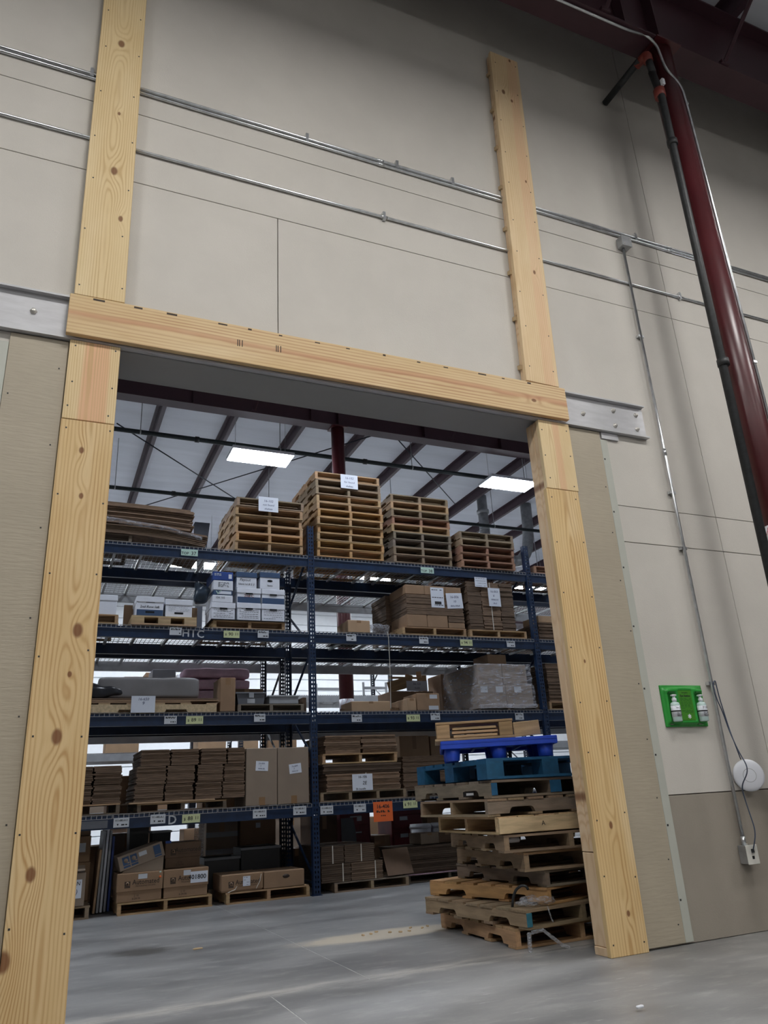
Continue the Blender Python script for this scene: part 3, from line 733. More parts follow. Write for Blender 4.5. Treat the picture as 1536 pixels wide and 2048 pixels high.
stack(2.855, T0, .94, 11, .109, ['orange', 'orange', 'tan', 'orange', 'tan', 'orange', 'tan', 'tan', 'old', 'old', 'tan'], 'the tallest rack-top stack', 'tallest pallet stack on the rack top',
      sign=lambda p: note(p, .36, .61, -.105, .10, -.018, [('16-102', .5, .75, .045), ('for found', .5, .45, .04), ('shelves', .5, .16, .036)]))
stack(3.945, T0, .905, 9, .110, ['old', 'old', 'grey', 'grey', 'tan', 'red', 'old', 'tan', 'old'], 'the third rack-top stack', 'third pallet stack on the rack top')
stack(4.985, T0, .895, 5, .106, ['red', 'red', 'red', 'old', 'old'], 'the lowest rack-top stack', 'rightmost pallet stack on the rack top')
pallet('lone brown pallet on the rack top right of the blue post', 6.22, 4.60, T0, .95, 1.0, .11, 'red')

# ------------------------------------------------------------------ cartons
def carton(label, x0, x1, z0, z1, y=4.60, d=.5, mat='card', group=None, tape=True, rz=0, rot=None, name='cardboard_box', cat='box', lid=None, bev=.006):
    w, h = x1-x0, z1-z0
    o = mesh_obj(name, box_mesh(w, d, h, mat, bev), None, ((x0+x1)/2, y+d/2, z0+h/2), rot or (0, 0, rz)); tag(o, label, cat, group)
    if tape:
        box('tape', 'tape', -.03, .03, -d/2-.0006, -d/2, h*.28, h/2-.004, o)
        box('tape', 'tape', -.03, .03, -d/2+.004, d/2-.004, h/2, h/2+.0006, o)
        box('flap_seam', 'ink brown', -w/2+.01, -.032, -.002, .002, h/2, h/2+.0005, o)
    if lid:
        box('lid', mat, -w/2-.006, w/2+.006, -d/2-.006, d/2+.006, h/2-lid, h/2+.004, o, .005)
    return o
def bankers(label, x0, x1, z0, z1, y=4.61, d=.40, band=None, lidmat='white box', group='white archive boxes on the second rack level from the top', hand='slot', words=(), form=False, name='archive_box'):
    w, h = x1-x0, z1-z0
    o = mesh_obj(name, box_mesh(w-.012, d-.012, h, 'white box', .003), None, ((x0+x1)/2, y+d/2, z0+h/2)); tag(o, label, 'box', group)
    l = box('lid', lidmat, -w/2, w/2, -d/2, d/2, h/2-.062, h/2+.004, o, .004)
    f = -d/2+.006
    if band: box('printed_band', band, -w/2+.008, w/2-.008, f-.001, f, -h/2+.002, -h/2+.075, o)
    if hand == 'slot': box('handle_hole', 'hole', -.05, .05, f-.0012, f, -h/2+.035, -h/2+.058, o, .0)
    if hand == 'top': box('handle_hole', 'hole', -.045, .045, -d/2-.0014, -d/2, h/2-.078, h/2-.058, o)
    for s, u, v_, sz in words: text('handwriting', s, 'ink', sz, (u*w, f-.0014, v_*h), o, shear=.2)
    if form:
        stuff(lines('printed_form', 'ink', -w*.40, w*.40, [h*.18, h*.08, -h*.02, -h*.14, -h*.26, -h*.36], f-.001, o, .004, 1))
        box('form_heading', 'ink', -w*.40, -w*.16, f-.0012, f, h*.20, h*.23, o)
    return o
def bundle(label, x0, x1, z0, z1, y=4.60, d=.6, n=14, mat='card edge', group=None, jx=.006, strap=False, tone=1.0, rz=0, sag=0, name='carton_bundle', seed=0, cat='cardboard', rot=None):
    """flat cartons tied in a bundle: sheets seen edge-on"""
    w, h = x1-x0, z1-z0; bm = bmesh.new(); rr_ = random.Random(seed+int(x0*100)+int(z0*77))
    t = h/n
    for i in range(n):
        a, c_ = rr_.uniform(-jx, jx), rr_.uniform(-jx, jx)
        dw = rr_.uniform(0, jx)
        if sag:
            m_ = 8; prev = None
            for s in range(m_):
                u0, u1 = s/m_, (s+1)/m_
                def zz(u): return i*t-sag*max(0, (u-.45)/.55)**2*(.6+.5*(1-i/n))
                vs_ = []
                for u in (u0, u1):
                    xx = -w/2+w*u+a
                    vs_ += [(xx, -d/2+c_, zz(u)), (xx, d/2+c_, zz(u)), (xx, -d/2+c_, zz(u)+t*.86), (xx, d/2+c_, zz(u)+t*.86)]
                q = [bm.verts.new(p_) for p_ in vs_]
                for f_ in ((0, 1, 5, 4), (2, 6, 7, 3), (0, 4, 6, 2), (1, 3, 7, 5), (0, 2, 3, 1), (4, 5, 7, 6)): bm.faces.new([q[k] for k in f_])
        else: bm_box(bm, -w/2+a+dw, w/2+a-dw, -d/2+c_, d/2+c_, i*t, i*t+t*.88)
    e = empty(name, label, cat, ((x0+x1)/2, y+d/2, z0), rz, group, rot)
    o = stuff(from_bm('folded_sheets', bm, mat, e)); o.color = (tone, tone, tone, 1)
    bx = box('folded_core', 'card dark', -w/2+.02, w/2-.02, -d/2+.02, d/2-.02, .004, h*.97 if not sag else h*.4, e)
    if strap:
        for xx in ((0,) if strap is True else strap): box('strap', 'strap', xx-.006, xx+.006, -d/2-jx-.002, -d/2-jx-.0005, 0, h+.001, e)
    return e
# -- rack top, left
bundle('tall pile of long sagging cardboard sheets at the left end of the rack top', -.50, 1.24, T0+.225, T0+.50, 4.60, .95, 15, 'card edge', None, .03, False, 1.25, sag=.03, name='cardboard_pile', seed=3)
lowpile = bundle('film banded lower pile of bent cardboard sheets left on the rack top', -.50, 1.42, T0+.10, T0+.22, 4.60, .98, 7, 'card edge', None, .02, False, 1.0, sag=.085, name='cardboard_pile', seed=5)
stuffwrap = tube('film_band', 'stretch film', [(-.5, 4.585, T0+.245), (.25, 4.575, T0+.255), (.9, 4.575, T0+.20), (1.36, 4.585, T0+.10)], .03, lowpile, 8); stuffwrap.location = -Vector(lowpile.location)
pallet('pallet under the bent cardboard pile at the left of the rack top', -.4, 4.62, T0, .95, .95, .095, 'dark')

# -- second level from the top (white archive boxes)
Z4 = LV[2]+.010
pallet('pallet carrying a single white archive box at the far left', -.50, 4.60, Z4, .96, 1.0, .105, 'tan')
bankers('white archive box with a paper label at the far left behind the left board', -.02, .44, Z4+.108, 3.30, words=(), form=False, hand=None)
carton('large blank beige board standing behind two white archive boxes', .55, 1.42, Z4+.004, 3.31, 5.06, .03, 'card light', None, False, name='fibre_board', cat='board')
block_pallet('light block pallet under the two white archive boxes', .60, 4.58, Z4, .73, .44, .105, 'pale', mat='wood')
o = bankers('white archive box with a blue bottom band and handwriting on the light block pallet', .645, .955, Z4+.109, 3.305, band='blue print', words=[('2nd Row left', -.02, -.02, .042)], hand='slot', form=False)
box('handle_hole', 'hole', -.05, .05, -.1955, -.194, .045, .065, o)
o = bankers('plain white archive box with a lid beside the blue banded one', .97, 1.285, Z4+.109, 3.285, hand='slot'); stuff(lines('printed_form', 'light grey plastic', -.12, .12, [.03, .01, -.01, -.03], -.1955, o, .004, 1))
pallet('pallet under the tall group of white archive boxes', 1.535, 4.62, Z4, .88, .98, .095, 'tan')
box_ = carton('black sheet spread under the group of white archive boxes', 1.505, 2.43, Z4+.097, Z4+.105, 4.60, .9, 'black plastic', None, False, name='slip_sheet', cat='sheet', bev=.002)
zb = Z4+.107
bankers('white archive box with a printed form, left end of the bottom row', 1.505, 1.795, zb, 3.275, form=True, hand='top')
bankers('white archive box with a printed form, middle of the bottom row', 1.815, 2.112, zb, 3.285, form=True, hand='top')
bankers('white archive box with a printed form, right end of the bottom row', 2.118, 2.415, zb, 3.285, form=True, hand='top')
o = bankers('white archive box with a blue band and red writing on the bottom row', 1.812, 2.112, 3.291, 3.475, band='blue print', hand='top'); text('handwriting', '2nd C', 'coupling red', .05, (0, -.1965, -.005), o)
bankers('white archive box with blue band and slot handle, right in the middle row', 2.118, 2.415, 3.291, 3.475, band='blue print', hand='top')
bankers('white box with blue lid and two handwritten lines on the top row', 1.80, 2.06, 3.481, 3.675, lidmat='blue print', hand=None, words=[('Payout', -.08, .02, .05), ('Ident lvl 8 2 3', -.02, -.27, .036)])
o = bankers('white box with blue lid and an oval hand hole on the top row', 2.095, 2.355, 3.481, 3.69, lidmat='blue print', hand=None); lathe('handle_hole', 'hole', [(.034, 0), (.034, .0012)], o, (0, -.1955, .0), (math.pi/2, 0, 0), 18, .45); text('handwriting', 'Items', 'ink', .03, (0, -.1958, -.06), o)
o = carton('white paper carton with handwriting low in the left column of archive boxes', 1.515, 1.76, 3.281, 3.372, 4.61, .4, 'white box', None, False); text('handwriting', '104 105', 'ink', .035, (-.03, -.2012, .012), o)
o = carton('dark blue and white carton with a tick mark in the left column of archive boxes', 1.525, 1.755, 3.374, 3.43, 4.61, .4, 'blue print', None, False)
box('white_label', 'paper', -.05, .10, -.2012, -.2002, -.018, .018, o); prism('tick_mark', 'tag green', [(-.09, .02), (-.075, .02), (-.062, -.005), (-.03, .025), (-.015, .025), (-.062, -.024)], 'y', -.2012, -.2003, o)
o = carton('white paper carton with a vertical print block in the left column of archive boxes', 1.52, 1.76, 3.432, 3.555, 4.61, .4, 'white box', None, False)
stuff(lines('small_print', 'ink', -.06, .07, [.035, .022, .009, -.004, -.017], -.2008, o, .006, 1))
o = carton('royal blue carton with a small code square on the left column of archive boxes', 1.51, 1.76, 3.557, 3.665, 4.61, .4, 'royal blue', None, False)
box('white_label', 'paper', .068, .108, -.2012, -.2002, -.03, .025, o); stuff(lines('small_print', 'tag white', -.105, -.02, [.025, .008], -.2008, o, .009, 1))
tag(blob('plastic_bag', 'navy bag', .17, .16, .27, None, (1.405, 4.78, 3.30), amp=.05, fr=9, p=3, seed=4), 'dark navy plastic bag bulging left of the archive box group', 'bag')
pallet('pallet under the boxes of the third bay, beside the small open box', 3.28, 4.66, Z4, .42, .9, .02, 'dark', notch=False)
carton('small open tan box with clear film at the middle of the second level', 3.29, 3.60, Z4+.028, 3.16, 4.72, .4, 'card light')
tag(blob('film_wad', 'thin film', .26, .4, .17, None, (3.78, 4.92, Z4+.012), amp=.06, fr=11, p=3, seed=8), 'crumpled clear film beside the small open tan box', 'film')
# big carton stack with notes
pallet('pallet under the wide carton stack with two white notes', 4.01, 4.60, Z4, .96, 1.03, .105, 'tan')
zs = Z4+.107
bundle('flat brown cartons forming the back of the wide carton stack', 4.03, 4.96, zs, zs+.56, 5.15, .50, 26, 'card edge', 'wide carton stack', .006, seed=2)
for i, (x0, x1, m_) in enumerate(((4.09, 4.385, 'card'), (4.39, 4.70, 'card'), (4.71, 4.96, None))):
    if m_: carton('brown carton in the bottom row of the wide stack, %s' % ('left' if i == 0 else 'right'), x0, x1, zs, zs+.17, 4.60, .52, m_, 'wide carton stack', False)
    else:
        bundle('thin flat cartons at the right end of the bottom row of the wide stack', x0, x1, zs+.082, zs+.17, 4.60, .5, 5, 'card edge', 'wide carton stack', .004, seed=6)
        carton('small brown carton at the right end of the bottom row of the wide stack', x0, x1, zs, zs+.078, 4.60, .5, 'card', 'wide carton stack', False)
bundle('brown flat carton bundle in the middle of the wide stack, lower half', 4.09, 4.955, zs+.172, zs+.255, 4.60, .53, 4, 'card edge', 'wide carton stack', .004, seed=61)
bw1 = bundle('brown flat carton bundle in the middle of the wide stack, upper half', 4.09, 4.95, zs+.257, zs+.445, 4.60, .53, 9, 'card edge', 'wide carton stack', .004, seed=7)
for i, (x0, x1) in enumerate(((4.09, 4.375), (4.38, 4.69), (4.70, 4.945))):
    o = carton('brown carton on the top row of the wide stack, %s' % ('left', 'middle', 'right')[i], x0, x1, zs+.447, zs+.575, 4.60, .53, 'card', 'wide carton stack', False)
    if i == 1:
        n_ = note(o, -.07, .13, -.235, .045, -.268, print_rows=3); box('barcode', 'ink', -.045, .055, -.0018, -.0009, -.095, -.055, n_)
    if i == 2: note(o, -.12, .13, -.235, -.02, -.268, [('16-006', .5, .74, .05), ('10', .5, .45, .045), ('860x100x8', .5, .16, .032)], tilt=-.06)
pallet('pallet under the tall strapped carton column with two notes', 5.03, 4.60, Z4, .92, 1.0, .10, 'tan')
for i, (x0, x1, tn) in enumerate(((5.04, 5.26, .8), (5.265, 5.56, 1.25), (5.565, 5.79, .85))):
    e_ = bundle('column of flat cartons with white strap, %s of three' % ('left', 'middle', 'right')[i], x0, x1, Z4+.103, 3.755, 4.60, .85, 30, 'card edge', 'strapped carton columns', .006, (-.0,) if i == 1 else False, tn, seed=9+i)
    if i == 1: note(e_, -.245, -.045, .605, .745, -.4475, print_rows=4)
    if i == 1: note(e_, -.045, .15, .335, .60, -.447, [('16-003', .5, .8, .045), ('6', .45, .58, .05), ('MINI-50', .5, .36, .034), ('28x3', .5, .16, .032)])
for i in range(3): bundle('flat cartons right of the blue post on the second level, %s layer' % ('bottom', 'middle', 'top')[i], 6.20, 7.1, Z4+.01+.085*i, Z4+.09+.085*i, 4.66, .8, 5, 'card edge', 'cartons right of the blue post', .008, seed=20+i)
o = carton('pale tan box on the flat cartons right of the blue post', 6.25, 6.75, Z4+.27, Z4+.37, 4.70, .4, 'card light')
# -- third level from the top
Z3 = LV[1]+.010
pe = empty('wooden_pallet', 'long pale pallet with notched front board at the left of the third level', 'pallet', (.02, 4.60, Z3))
prism('front_board', 'wood stringer', [(0, 0), (.50, 0), (.515, .03), (.75, .03), (.765, 0), (1.0, 0), (1.015, .03), (1.235, .03), (1.25, 0), (1.575, 0), (1.575, .085), (0, .085)], 'y', 0, .04, pe, col=TONE['light'])
prism('rear_board', 'wood stringer', [(0, 0), (1.575, 0), (1.575, .085), (0, .085)], 'y', .9, .94, pe, col=TONE['pale'])
prism('middle_board', 'wood stringer', [(0, 0), (1.575, 0), (1.575, .085), (0, .085)], 'y', .45, .49, pe, col=TONE['pale'])
for k in range(6): box('deck_board', 'wood pallet', .01+.29*k, .13+.29*k, 0, .94, .085, .10, pe, col=jit(TONE['pale']))
note(pe, .635, .89, -.005, .175, -.018, [('16-650', .5, .8, .042), ('9', .5, .55, .05)], print_rows=0)
for k, (a, q) in enumerate(((.0, 1.30), (.1, 1.62), (.05, 1.60))): carton('flat cardboard sheet on the long pale pallet, %s' % ('bottom', 'middle', 'top')[k], a, q, Z3+.102+.018*k, Z3+.117+.018*k, 4.60, .9, 'card' if k < 2 else 'card dark', 'sheets on the long pale pallet', False, name='cardboard_sheet', cat='cardboard', bev=.001)
tag(blob('foam_block', 'grey foam', 1.10, .62, .235, None, (.86, 4.97, Z3+.158), amp=.02, fr=3, p=12, n=18, seed=1), 'long grey film wrapped foam block on the cardboard sheets', 'foam')
tag(blob('foam_block', 'grey foam', .55, .5, .25, None, (-.08, 5.05, Z3+.158), amp=.02, fr=3, p=7, seed=2), 'grey wrapped foam block half hidden by the left board', 'foam')
tag(blob('plastic_bag', 'black bag', .62, .18, .155, None, (.28, 4.70, Z3+.158), amp=.06, fr=7, p=3, seed=3), 'black plastic bag lying in front of the grey foam block', 'bag')
carton('tall narrow brown box standing beside the grey tote', 1.635, 1.812, Z3+.004, 2.385, 4.61, .4, 'card')
pallet('dark pallet under the grey tote and the pale tray', 1.84, 4.60, Z3, .80, .95, .085, 'grey', notch=False)
tt = empty('plastic_tote', 'dark grey plastic tote with a lid on the dark pallet', 'box', (2.0, 4.80, Z3+.088))
prism('tote_body', 'grey plastic', [(-.15, 0), (.15, 0), (.17, .125), (-.17, .125)], 'y', -.18, .18, tt); box('tote_rim', 'grey plastic', -.185, .185, -.195, .195, .115, .135, tt, .005); box('latch', 'light grey plastic', -.03, .03, -.20, -.195, .07, .125, tt, .003); box('tote_label', 'tag white', -.045, .045, -.1815, -.180, .01, .06, tt)
carton('brown box with open flaps behind the grey tote', 1.85, 2.26, Z3+.088, 2.32, 5.05, .4, 'card dark')
tr = empty('storage_tray', 'pale grey shallow tray right of the grey tote', 'box', (2.40, 4.80, Z3+.088)); box('tray_body', 'light grey plastic', -.18, .18, -.18, .18, 0, .085, tr, .008); box('tray_rim', 'light grey plastic', -.19, .19, -.19, .19, .082, .10, tr, .004); box('red_lid', 'red paint', -.04, .06, -.05, .05, .10, .118, tr, .004)
carton('brown box beside the blue post on the third level', 2.655, 2.705, Z3+.004, 2.17, 4.70, .4, 'card dark', tape=False)
carton('low tan box lying near the round column on the third level', 3.30, 3.83, Z3+.004, 2.125, 4.72, .38, 'card light')
carton('small tan box between the low box and the upright boxes on the third level', 3.85, 4.03, Z3+.004, 2.07, 4.90, .3, 'card light')
carton('upright brown box turned sideways left of the labelled dark box', 4.04, 4.165, Z3+.004, 2.155, 4.65, .5, 'card light')
o = carton('dark brown upright box with two white labels on the third level', 4.175, 4.50, Z3+.004, 2.215, 4.64, .42, 'card'); box('box_label', 'tag white', .02, .13, -.2112, -.210, .04, .09, o); box('box_label', 'tag white', .0, .14, -.2112, -.210, -.10, -.05, o)
# film wrapped cartons
pallet('pallet under the film wrapped carton block', 5.05, 4.60, Z3, .95, 1.0, .02, 'dark', notch=False)
for t_, (zz0, zz1, x0, x1) in enumerate(((Z3+.024, 2.335, 5.09, 5.955), (2.338, 2.605, 5.10, 5.89))):
    for i in range(2):
        for j in range(2):
            a = x0+(x1-x0)*i/2; q = x0+(x1-x0)*(i+1)/2
            o = carton('brown carton inside the film wrapped block, %s tier, %s %s' % (('lower', 'upper')[t_], ('front', 'rear')[j], ('left', 'right')[i]), a+.002, q-.002, zz0, zz1, 4.63+j*.46, .455, 'card grey', 'film wrapped cartons', False)
            if t_ == 0 and j == 0:
                for u in ((-.12, .12) if i == 0 else (-.02,)): box('box_label', 'tag white', u-.06, u+.05, -.2292, -.228, .05, .13, o)
bm = bmesh.new()
nx, nz = 40, 24
ring = [(5.06, 4.60), (5.975, 4.60), (5.975, 5.58), (5.06, 5.58)]
rows = []
for j in range(nz+1):
    z_ = Z3+.022+(2.612-Z3-.022)*j/nz; r_ = []
    sh = 0 if z_ < 2.335 else .035
    for s in range(4):
        p, q = Vector(ring[s]), Vector(ring[(s+1) % 4])
        for i in range(nx//2):
            w_ = p.lerp(q, i/(nx//2)); cxy = Vector((5.52, 5.09)); w_ = w_+(cxy-w_)*sh
            k = noise.noise(Vector((w_.x*2.2, w_.y*2.2, z_*11)))*.016+noise.noise(Vector((w_.x*9, w_.y*9, z_*16)))*.008
            d_ = (w_-cxy).normalized()*k; r_.append(bm.verts.new((w_.x+d_.x, w_.y+d_.y, z_)))
    rows.append(r_)
for A, B in zip(rows, rows[1:]):
    for i in range(len(A)): bm.faces.new((A[i], A[(i+1) % len(A)], B[(i+1) % len(A)], B[i]))
bm.faces.new(rows[-1])
tag(from_bm('stretch_wrap', bm, 'stretch film', smooth=True), 'shiny clear stretch wrap around the block of brown cartons', 'film')
tube('film_ruffle', 'stretch film', [(5.08, 4.585, Z3+.04), (5.4, 4.575, Z3+.055), (5.7, 4.58, Z3+.04), (5.96, 4.59, Z3+.05), (5.99, 4.9, Z3+.05)], .028, bpy.data.objects['stretch_wrap'], 8)
carton('brown box on top of the wrapped carton block', 5.36, 5.66, 2.616, 2.765, 4.75, .4, 'card')
pallet('pallet under the cartons right of the blue post on the third level', 6.2, 4.62, Z3, .9, .9, .11, 'tan')
for i in range(4): bundle('flat cartons on the pallet right of the blue post, layer %s' % ('one, the lowest', 'two', 'three', 'four, the highest')[i], 6.24, 6.95, Z3+.114+.135*i, Z3+.244+.135*i, 4.66, .8, 5, 'card edge', 'third level cartons right of the blue post', .010, seed=30+i)
# -- lowest beam level
Z2 = LV[0]+.010
pallet('dark pallet under the carton pile at the far left', -.42, 4.60, Z2, 1.03, .95, .105, 'dark', first=TONE['tan'])
for i, (x0, x1) in enumerate(((-.25, .325), (.332, .615))):
    for j in range(2): bundle('brown flat carton bundle in the far left pile, %s %s' % (('lower', 'upper')[j], ('left', 'right')[i]), x0, x1, Z2+.108+.19*j, Z2+.293+.19*j, 4.61, .6, 10, 'card edge', 'far left carton pile', .010, tone=.85, seed=40+i*2+j)
pallet('pallet with a paper tag under the eight stacked carton bundles', .785, 4.60, Z2, .945, .98, .085, 'dark', first=TONE['tan'])
o = carton('bare tan sheet under the eight stacked carton bundles', .70, 1.60, Z2+.087, Z2+.102, 4.59, .9, 'card light', None, False, name='cardboard_sheet', cat='cardboard', bev=.001)
xe = ((.745, 1.055), (1.062, 1.365), (1.385, 1.675), (1.682, 1.94))
for i, (x0, x1) in enumerate(xe):
    for j in range(3):
        sh = (0, .015, .05)[j]
        bundle('brown flat carton bundle, %s tier, %s column of the eight bundle pile' % (('bottom', 'middle', 'top')[j], ('first', 'second', 'third', 'fourth')[i]), x0+sh, x1+sh-.003 if i < 3 else min(1.932, x1+sh), Z2+.104+(0, .175, .36)[j], Z2+.104+(.172, .357, .53)[j], 4.60, .80, (9, 10, 10)[j], 'card edge', 'carton bundles left of the two tall boxes', .007, tone=.95, seed=50+i*3+j)
for i, (x0, x1) in enumerate(((1.945, 2.308), (2.314, 2.688))):
    o = carton('tall taped brown box with a white note on the lowest beam, %s of two' % ('left', 'right')[i], x0, x1, Z2+.003, 1.585, 4.60, .55, 'card grey', 'two tall boxes', False)
    h_ = .31
    box('tape', 'tape', -.03, .04, -.2757, -.275, -h_+.005, -h_+.09, o)
    note(o, -.07+.02*i, .075+.02*i, .06-.04*i, .165-.04*i, -.2752, [('16-604', .45, .76, .026), ('2', .4, .50, .024), ('MINI-50', .45, .22, .022)], rz=0, tilt=(.06, -.10)[i])
pallet('pallet under the carton layer with the white 2E note', 2.825, 4.60, Z2, 1.10, .95, .105, 'old', ns=4, notch=False)
e_ = bundle('light brown flat cartons with the white 2E note', 2.90, 3.86, Z2+.107, Z2+.305, 4.60, .9, 11, 'card edge', None, .012, (.02,), 1.5, seed=70)
note(e_, -.16, .10, -.0, .185, -.468, [('16-106', .5, .82, .042), ('2E', .6, .45, .055), ('26 bundle', .4, .10, .032)], ink='ink')
bundle('dark flat sheets between the two pallets right of the blue post', 2.86, 3.88, Z2+.307, Z2+.415, 4.60, .9, 4, 'card edge', None, .012, tone=.6, seed=71)
pallet('upper pallet with open front between dark sheets and light cartons', 2.86, 4.60, Z2+.418, .97, .95, .115, 'tan', notch=False)
for i, (x0, x1) in enumerate(((2.89, 3.365), (3.37, 3.84))): bundle('light brown carton bundle on the upper pallet, %s' % ('left', 'right')[i], x0, x1, Z2+.535, Z2+.745, 4.61, .8, 9, 'card edge', 'bundles on the upper pallet', .015, tone=1.35, seed=72+i)
for j in range(2): bundle('brown flat carton bundle behind the tall pallet pile, %s' % ('lower', 'upper')[j], 3.95, 4.55, Z2+.09+.2*j, Z2+.285+.2*j, 4.72, .7, 12, 'card edge', 'cartons behind the pallet pile', .006, tone=1.0, seed=80+j)
pallet('pallet under the cartons behind the tall pallet pile', 3.95, 4.70, Z2, .8, .8, .085, 'dark')

# ------------------------------------------------------------------ floor row under the racks
pallet('pallet at the far left on the floor, mostly behind the left board', -.50, 4.70, 0, .89, 1.0, .12, 'old')
o = carton('open brown box with a big paper label at the far left on the floor', -.25, .335, .125, .43, 4.68, .45, 'card grey', None, False); note(o, .09, .26, -.08, .09, -.226, [('CAN', .6, .78, .05), ('(80)', .5, .35, .06)], ink='ink')
box('open_flap', 'card grey', -.28, .28, -.215, -.205, .145, .24, o, rot=(rad(-62), 0, 0))
for j, (z0, z1) in enumerate(((.125, .50), (.502, .76), (.763, .835))): 
    o = carton('brown box stacked behind the open box at the far left, %s' % ('bottom', 'middle with a white label', 'thin one on top')[j], -.15, .40-.01*j, z0, z1, 5.16, .45, ('card', 'card', 'card dark')[j], 'boxes at the far left', j < 2)
    if j == 1: box('box_label', 'tag white', .12, .22, -.2262, -.225, -.03, .06, o)
for k, (x, m_, h_, tl) in enumerate(((.47, 'card light', .62, .05), (.505, 'light grey plastic', .80, .035), (.54, 'white plastic', .82, .03), (.575, 'light grey plastic', .80, .025), (.61, 'sheet blue', .74, .02))):
    tag(box('leaning_board', m_, x-.012, x+.012, 5.0+.02*k, 5.5+.02*k, .0+.012, h_, None, .002, (0, tl, 0)), '%s leaning upright left of the tilted box' % ('short tan board, first', 'grey panel, second from the left', 'white panel, third from the left', 'grey panel, fourth from the left', 'blue panel, last')[k], 'board', 'upright boards')
pallet('pallet under the two brown boxes with a large 401800 label', .655, 4.66, 0, .955, .95, .115, 'tan', notch=False)
def logo(o, x, z, s, f, ink):
    """square mark: a ring with a tail inside a dark square, with a footer bar"""
    b_ = box('printed_logo', ink, x-s/2, x+s/2, f-.0008, f, z-s*.30, z+s*.55, o)
    lathe('logo_ring', 'card', [(s*.30, 0), (s*.30, .0008)], b_, (.0, -.0006, s*.05), (math.pi/2, 0, 0), 20); lathe('logo_dot', ink, [(s*.18, 0), (s*.18, .0014)], b_, (0, -.0006, s*.05), (math.pi/2, 0, 0), 20)
    box('logo_tail', 'card', s*.14, s*.40, -.0016, -.0005, -s*.25, -s*.15, b_)
    box('logo_footer', ink, x-s/2, x+s/2, f-.0008, f, z-s*.52, z-s*.34, o)
def branded(label, x0, x1, z0, z1, y, d, lid, mat='card', shift=0, cover=None):
    w, h = x1-x0, z1-z0
    o = mesh_obj('lidded_carton', box_mesh(w-.016, d-.016, h, mat, .004), None, ((x0+x1)/2, y+d/2, z0+h/2)); tag(o, label, 'box', 'lidded cartons with printed name')
    l = box('lid', mat, -w/2, w/2, -d/2, d/2, h/2-lid, h/2+.003, o, .006)
    f = -d/2; zc = h/2-lid*.62
    logo(o, -w*.27+shift, zc, .056, f, 'ink brown')
    text('printed_name', 'Automated', 'ink brown', .064, (w*.13+shift, f-.0006, zc+.018), o, sx=.92, ofs=.0008)
    text('printed_name', 'PACKAGING SYSTEMS', 'ink brown', .021, (w*.125+shift, f-.0006, zc-.018), o, sx=.95)
    text('printed_marks', '2 10\n6-24-96', 'ink brown', .026, (-.03, f+.0076-.0004, -h/2+.042), o)
    return o
o = branded('brown lidded carton printed with a company name, left on its pallet', .635, 1.092, .118, .385, 4.655, .46, .17); box('box_label', 'tag white', -.02, .07, -.2312, -.230, .075, .12, o); lathe('round_sticker', 'orange card', [(.012, 0), (.012, .001)], o, (.20, -.230, .08), (math.pi/2, 0, 0), 14); box('green_sticker', 'tag green', .19, .21, -.2312, -.230, .12, .134, o)
o = branded('brown lidded carton with a large white 401800 label', 1.10, 1.565, .118, .385, 4.655, .46, .17, shift=-.01)
n_ = box('box_label', 'paper', .045, .225, -.2322, -.2312, -.008, .10, o); text('lettering', '401800', 'ink', .062, (-.02, -.0012, .0), n_, ofs=.001); box('small_label', 'tag white', -.03, .045, -.2317, -.230, .07, .12, o)
# tilted box on top
tb = empty('printed_carton', 'grey brown carton with blue printed squares lying tilted on the left lidded carton', 'box', (.66, 4.67, .391))
prism('box_body', 'card grey', [(.02, 0), (.43, 0), (.435, .15), (.04, .02)], 'y', .012, .42, tb)
lidp = empty('box_lid', None, None, (.012, 0, .018)); lidp.parent = tb; lidp.rotation_euler = (0, rad(-16), 0)
lo = box('lid', 'card grey', 0, .46, 0, .43, 0, .145, tb, .004); lo.rotation_euler = (0, rad(-16), 0); lo.location = (.205, .215, .147)
bpy.data.objects.remove(lidp)
for u in (-.155, -.075): 
    b_ = box('printed_square', 'blue print', u-.034, u+.034, -.2162, -.215, -.03, .05, lo); lathe('printed_ring', 'card grey', [(.022, 0), (.022, .0016)], lo, (u, -.215, .012), (math.pi/2, 0, 0), 18, 1); box('printed_bar', 'blue print', u-.034, u+.034, -.2162, -.215, -.055, -.037, lo); box('printed_tail', 'card grey', u+.01, u+.03, -.2166, -.215, -.02, -.005, lo)
box('printed_square', 'blue print', .13, .20, -.2162, -.215, -.035, .055, lo); box('printed_bar', 'blue print', .13, .20, -.2162, -.215, -.058, -.042, lo); box('box_label', 'tag white', -.02, .06, -.2162, -.215, .005, .045, lo)
o = branded('dim lidded carton behind the tilted carton, on the 401800 carton', 1.12, 1.50, .391, .64, 4.78, .42, .15, 'card dark'); box('blue_clip', 'royal blue', -.19, -.13, -.2142, -.212, .125, .15, o)
for k, (x0, x1, z1) in enumerate(((.79, 1.00, .83), (1.04, 1.24, .76))):
    e_ = empty('waste_bin', 'black plastic bin standing behind the tilted carton, %s' % ('taller one on the left', 'lower one on the right')[k], 'bin', ((x0+x1)/2, 5.36, .118)); hw = (x1-x0)/2
    prism('bin_body', 'black plastic', [(-hw*.8, 0), (hw*.8, 0), (hw, z1-.13), (-hw, z1-.13)], 'y', -.14, .14, e_); box('bin_rim', 'light grey plastic', -hw-.012, hw+.012, -.155, .155, z1-.14, z1-.118, e_, .005)
pallet('pallet under the open carton with a handle slot, left of the blue post', 1.755, 4.63, 0, .93, .95, .115, 'tan', notch=False)
o = branded('low brown carton with torn tape and a white label over its printed name', 1.70, 2.155, .118, .285, 4.63, .46, .155, shift=.0); n_ = note(o, .005, .085, -.035, .06, -.2315, print_rows=4); n_.name = 'box_label'
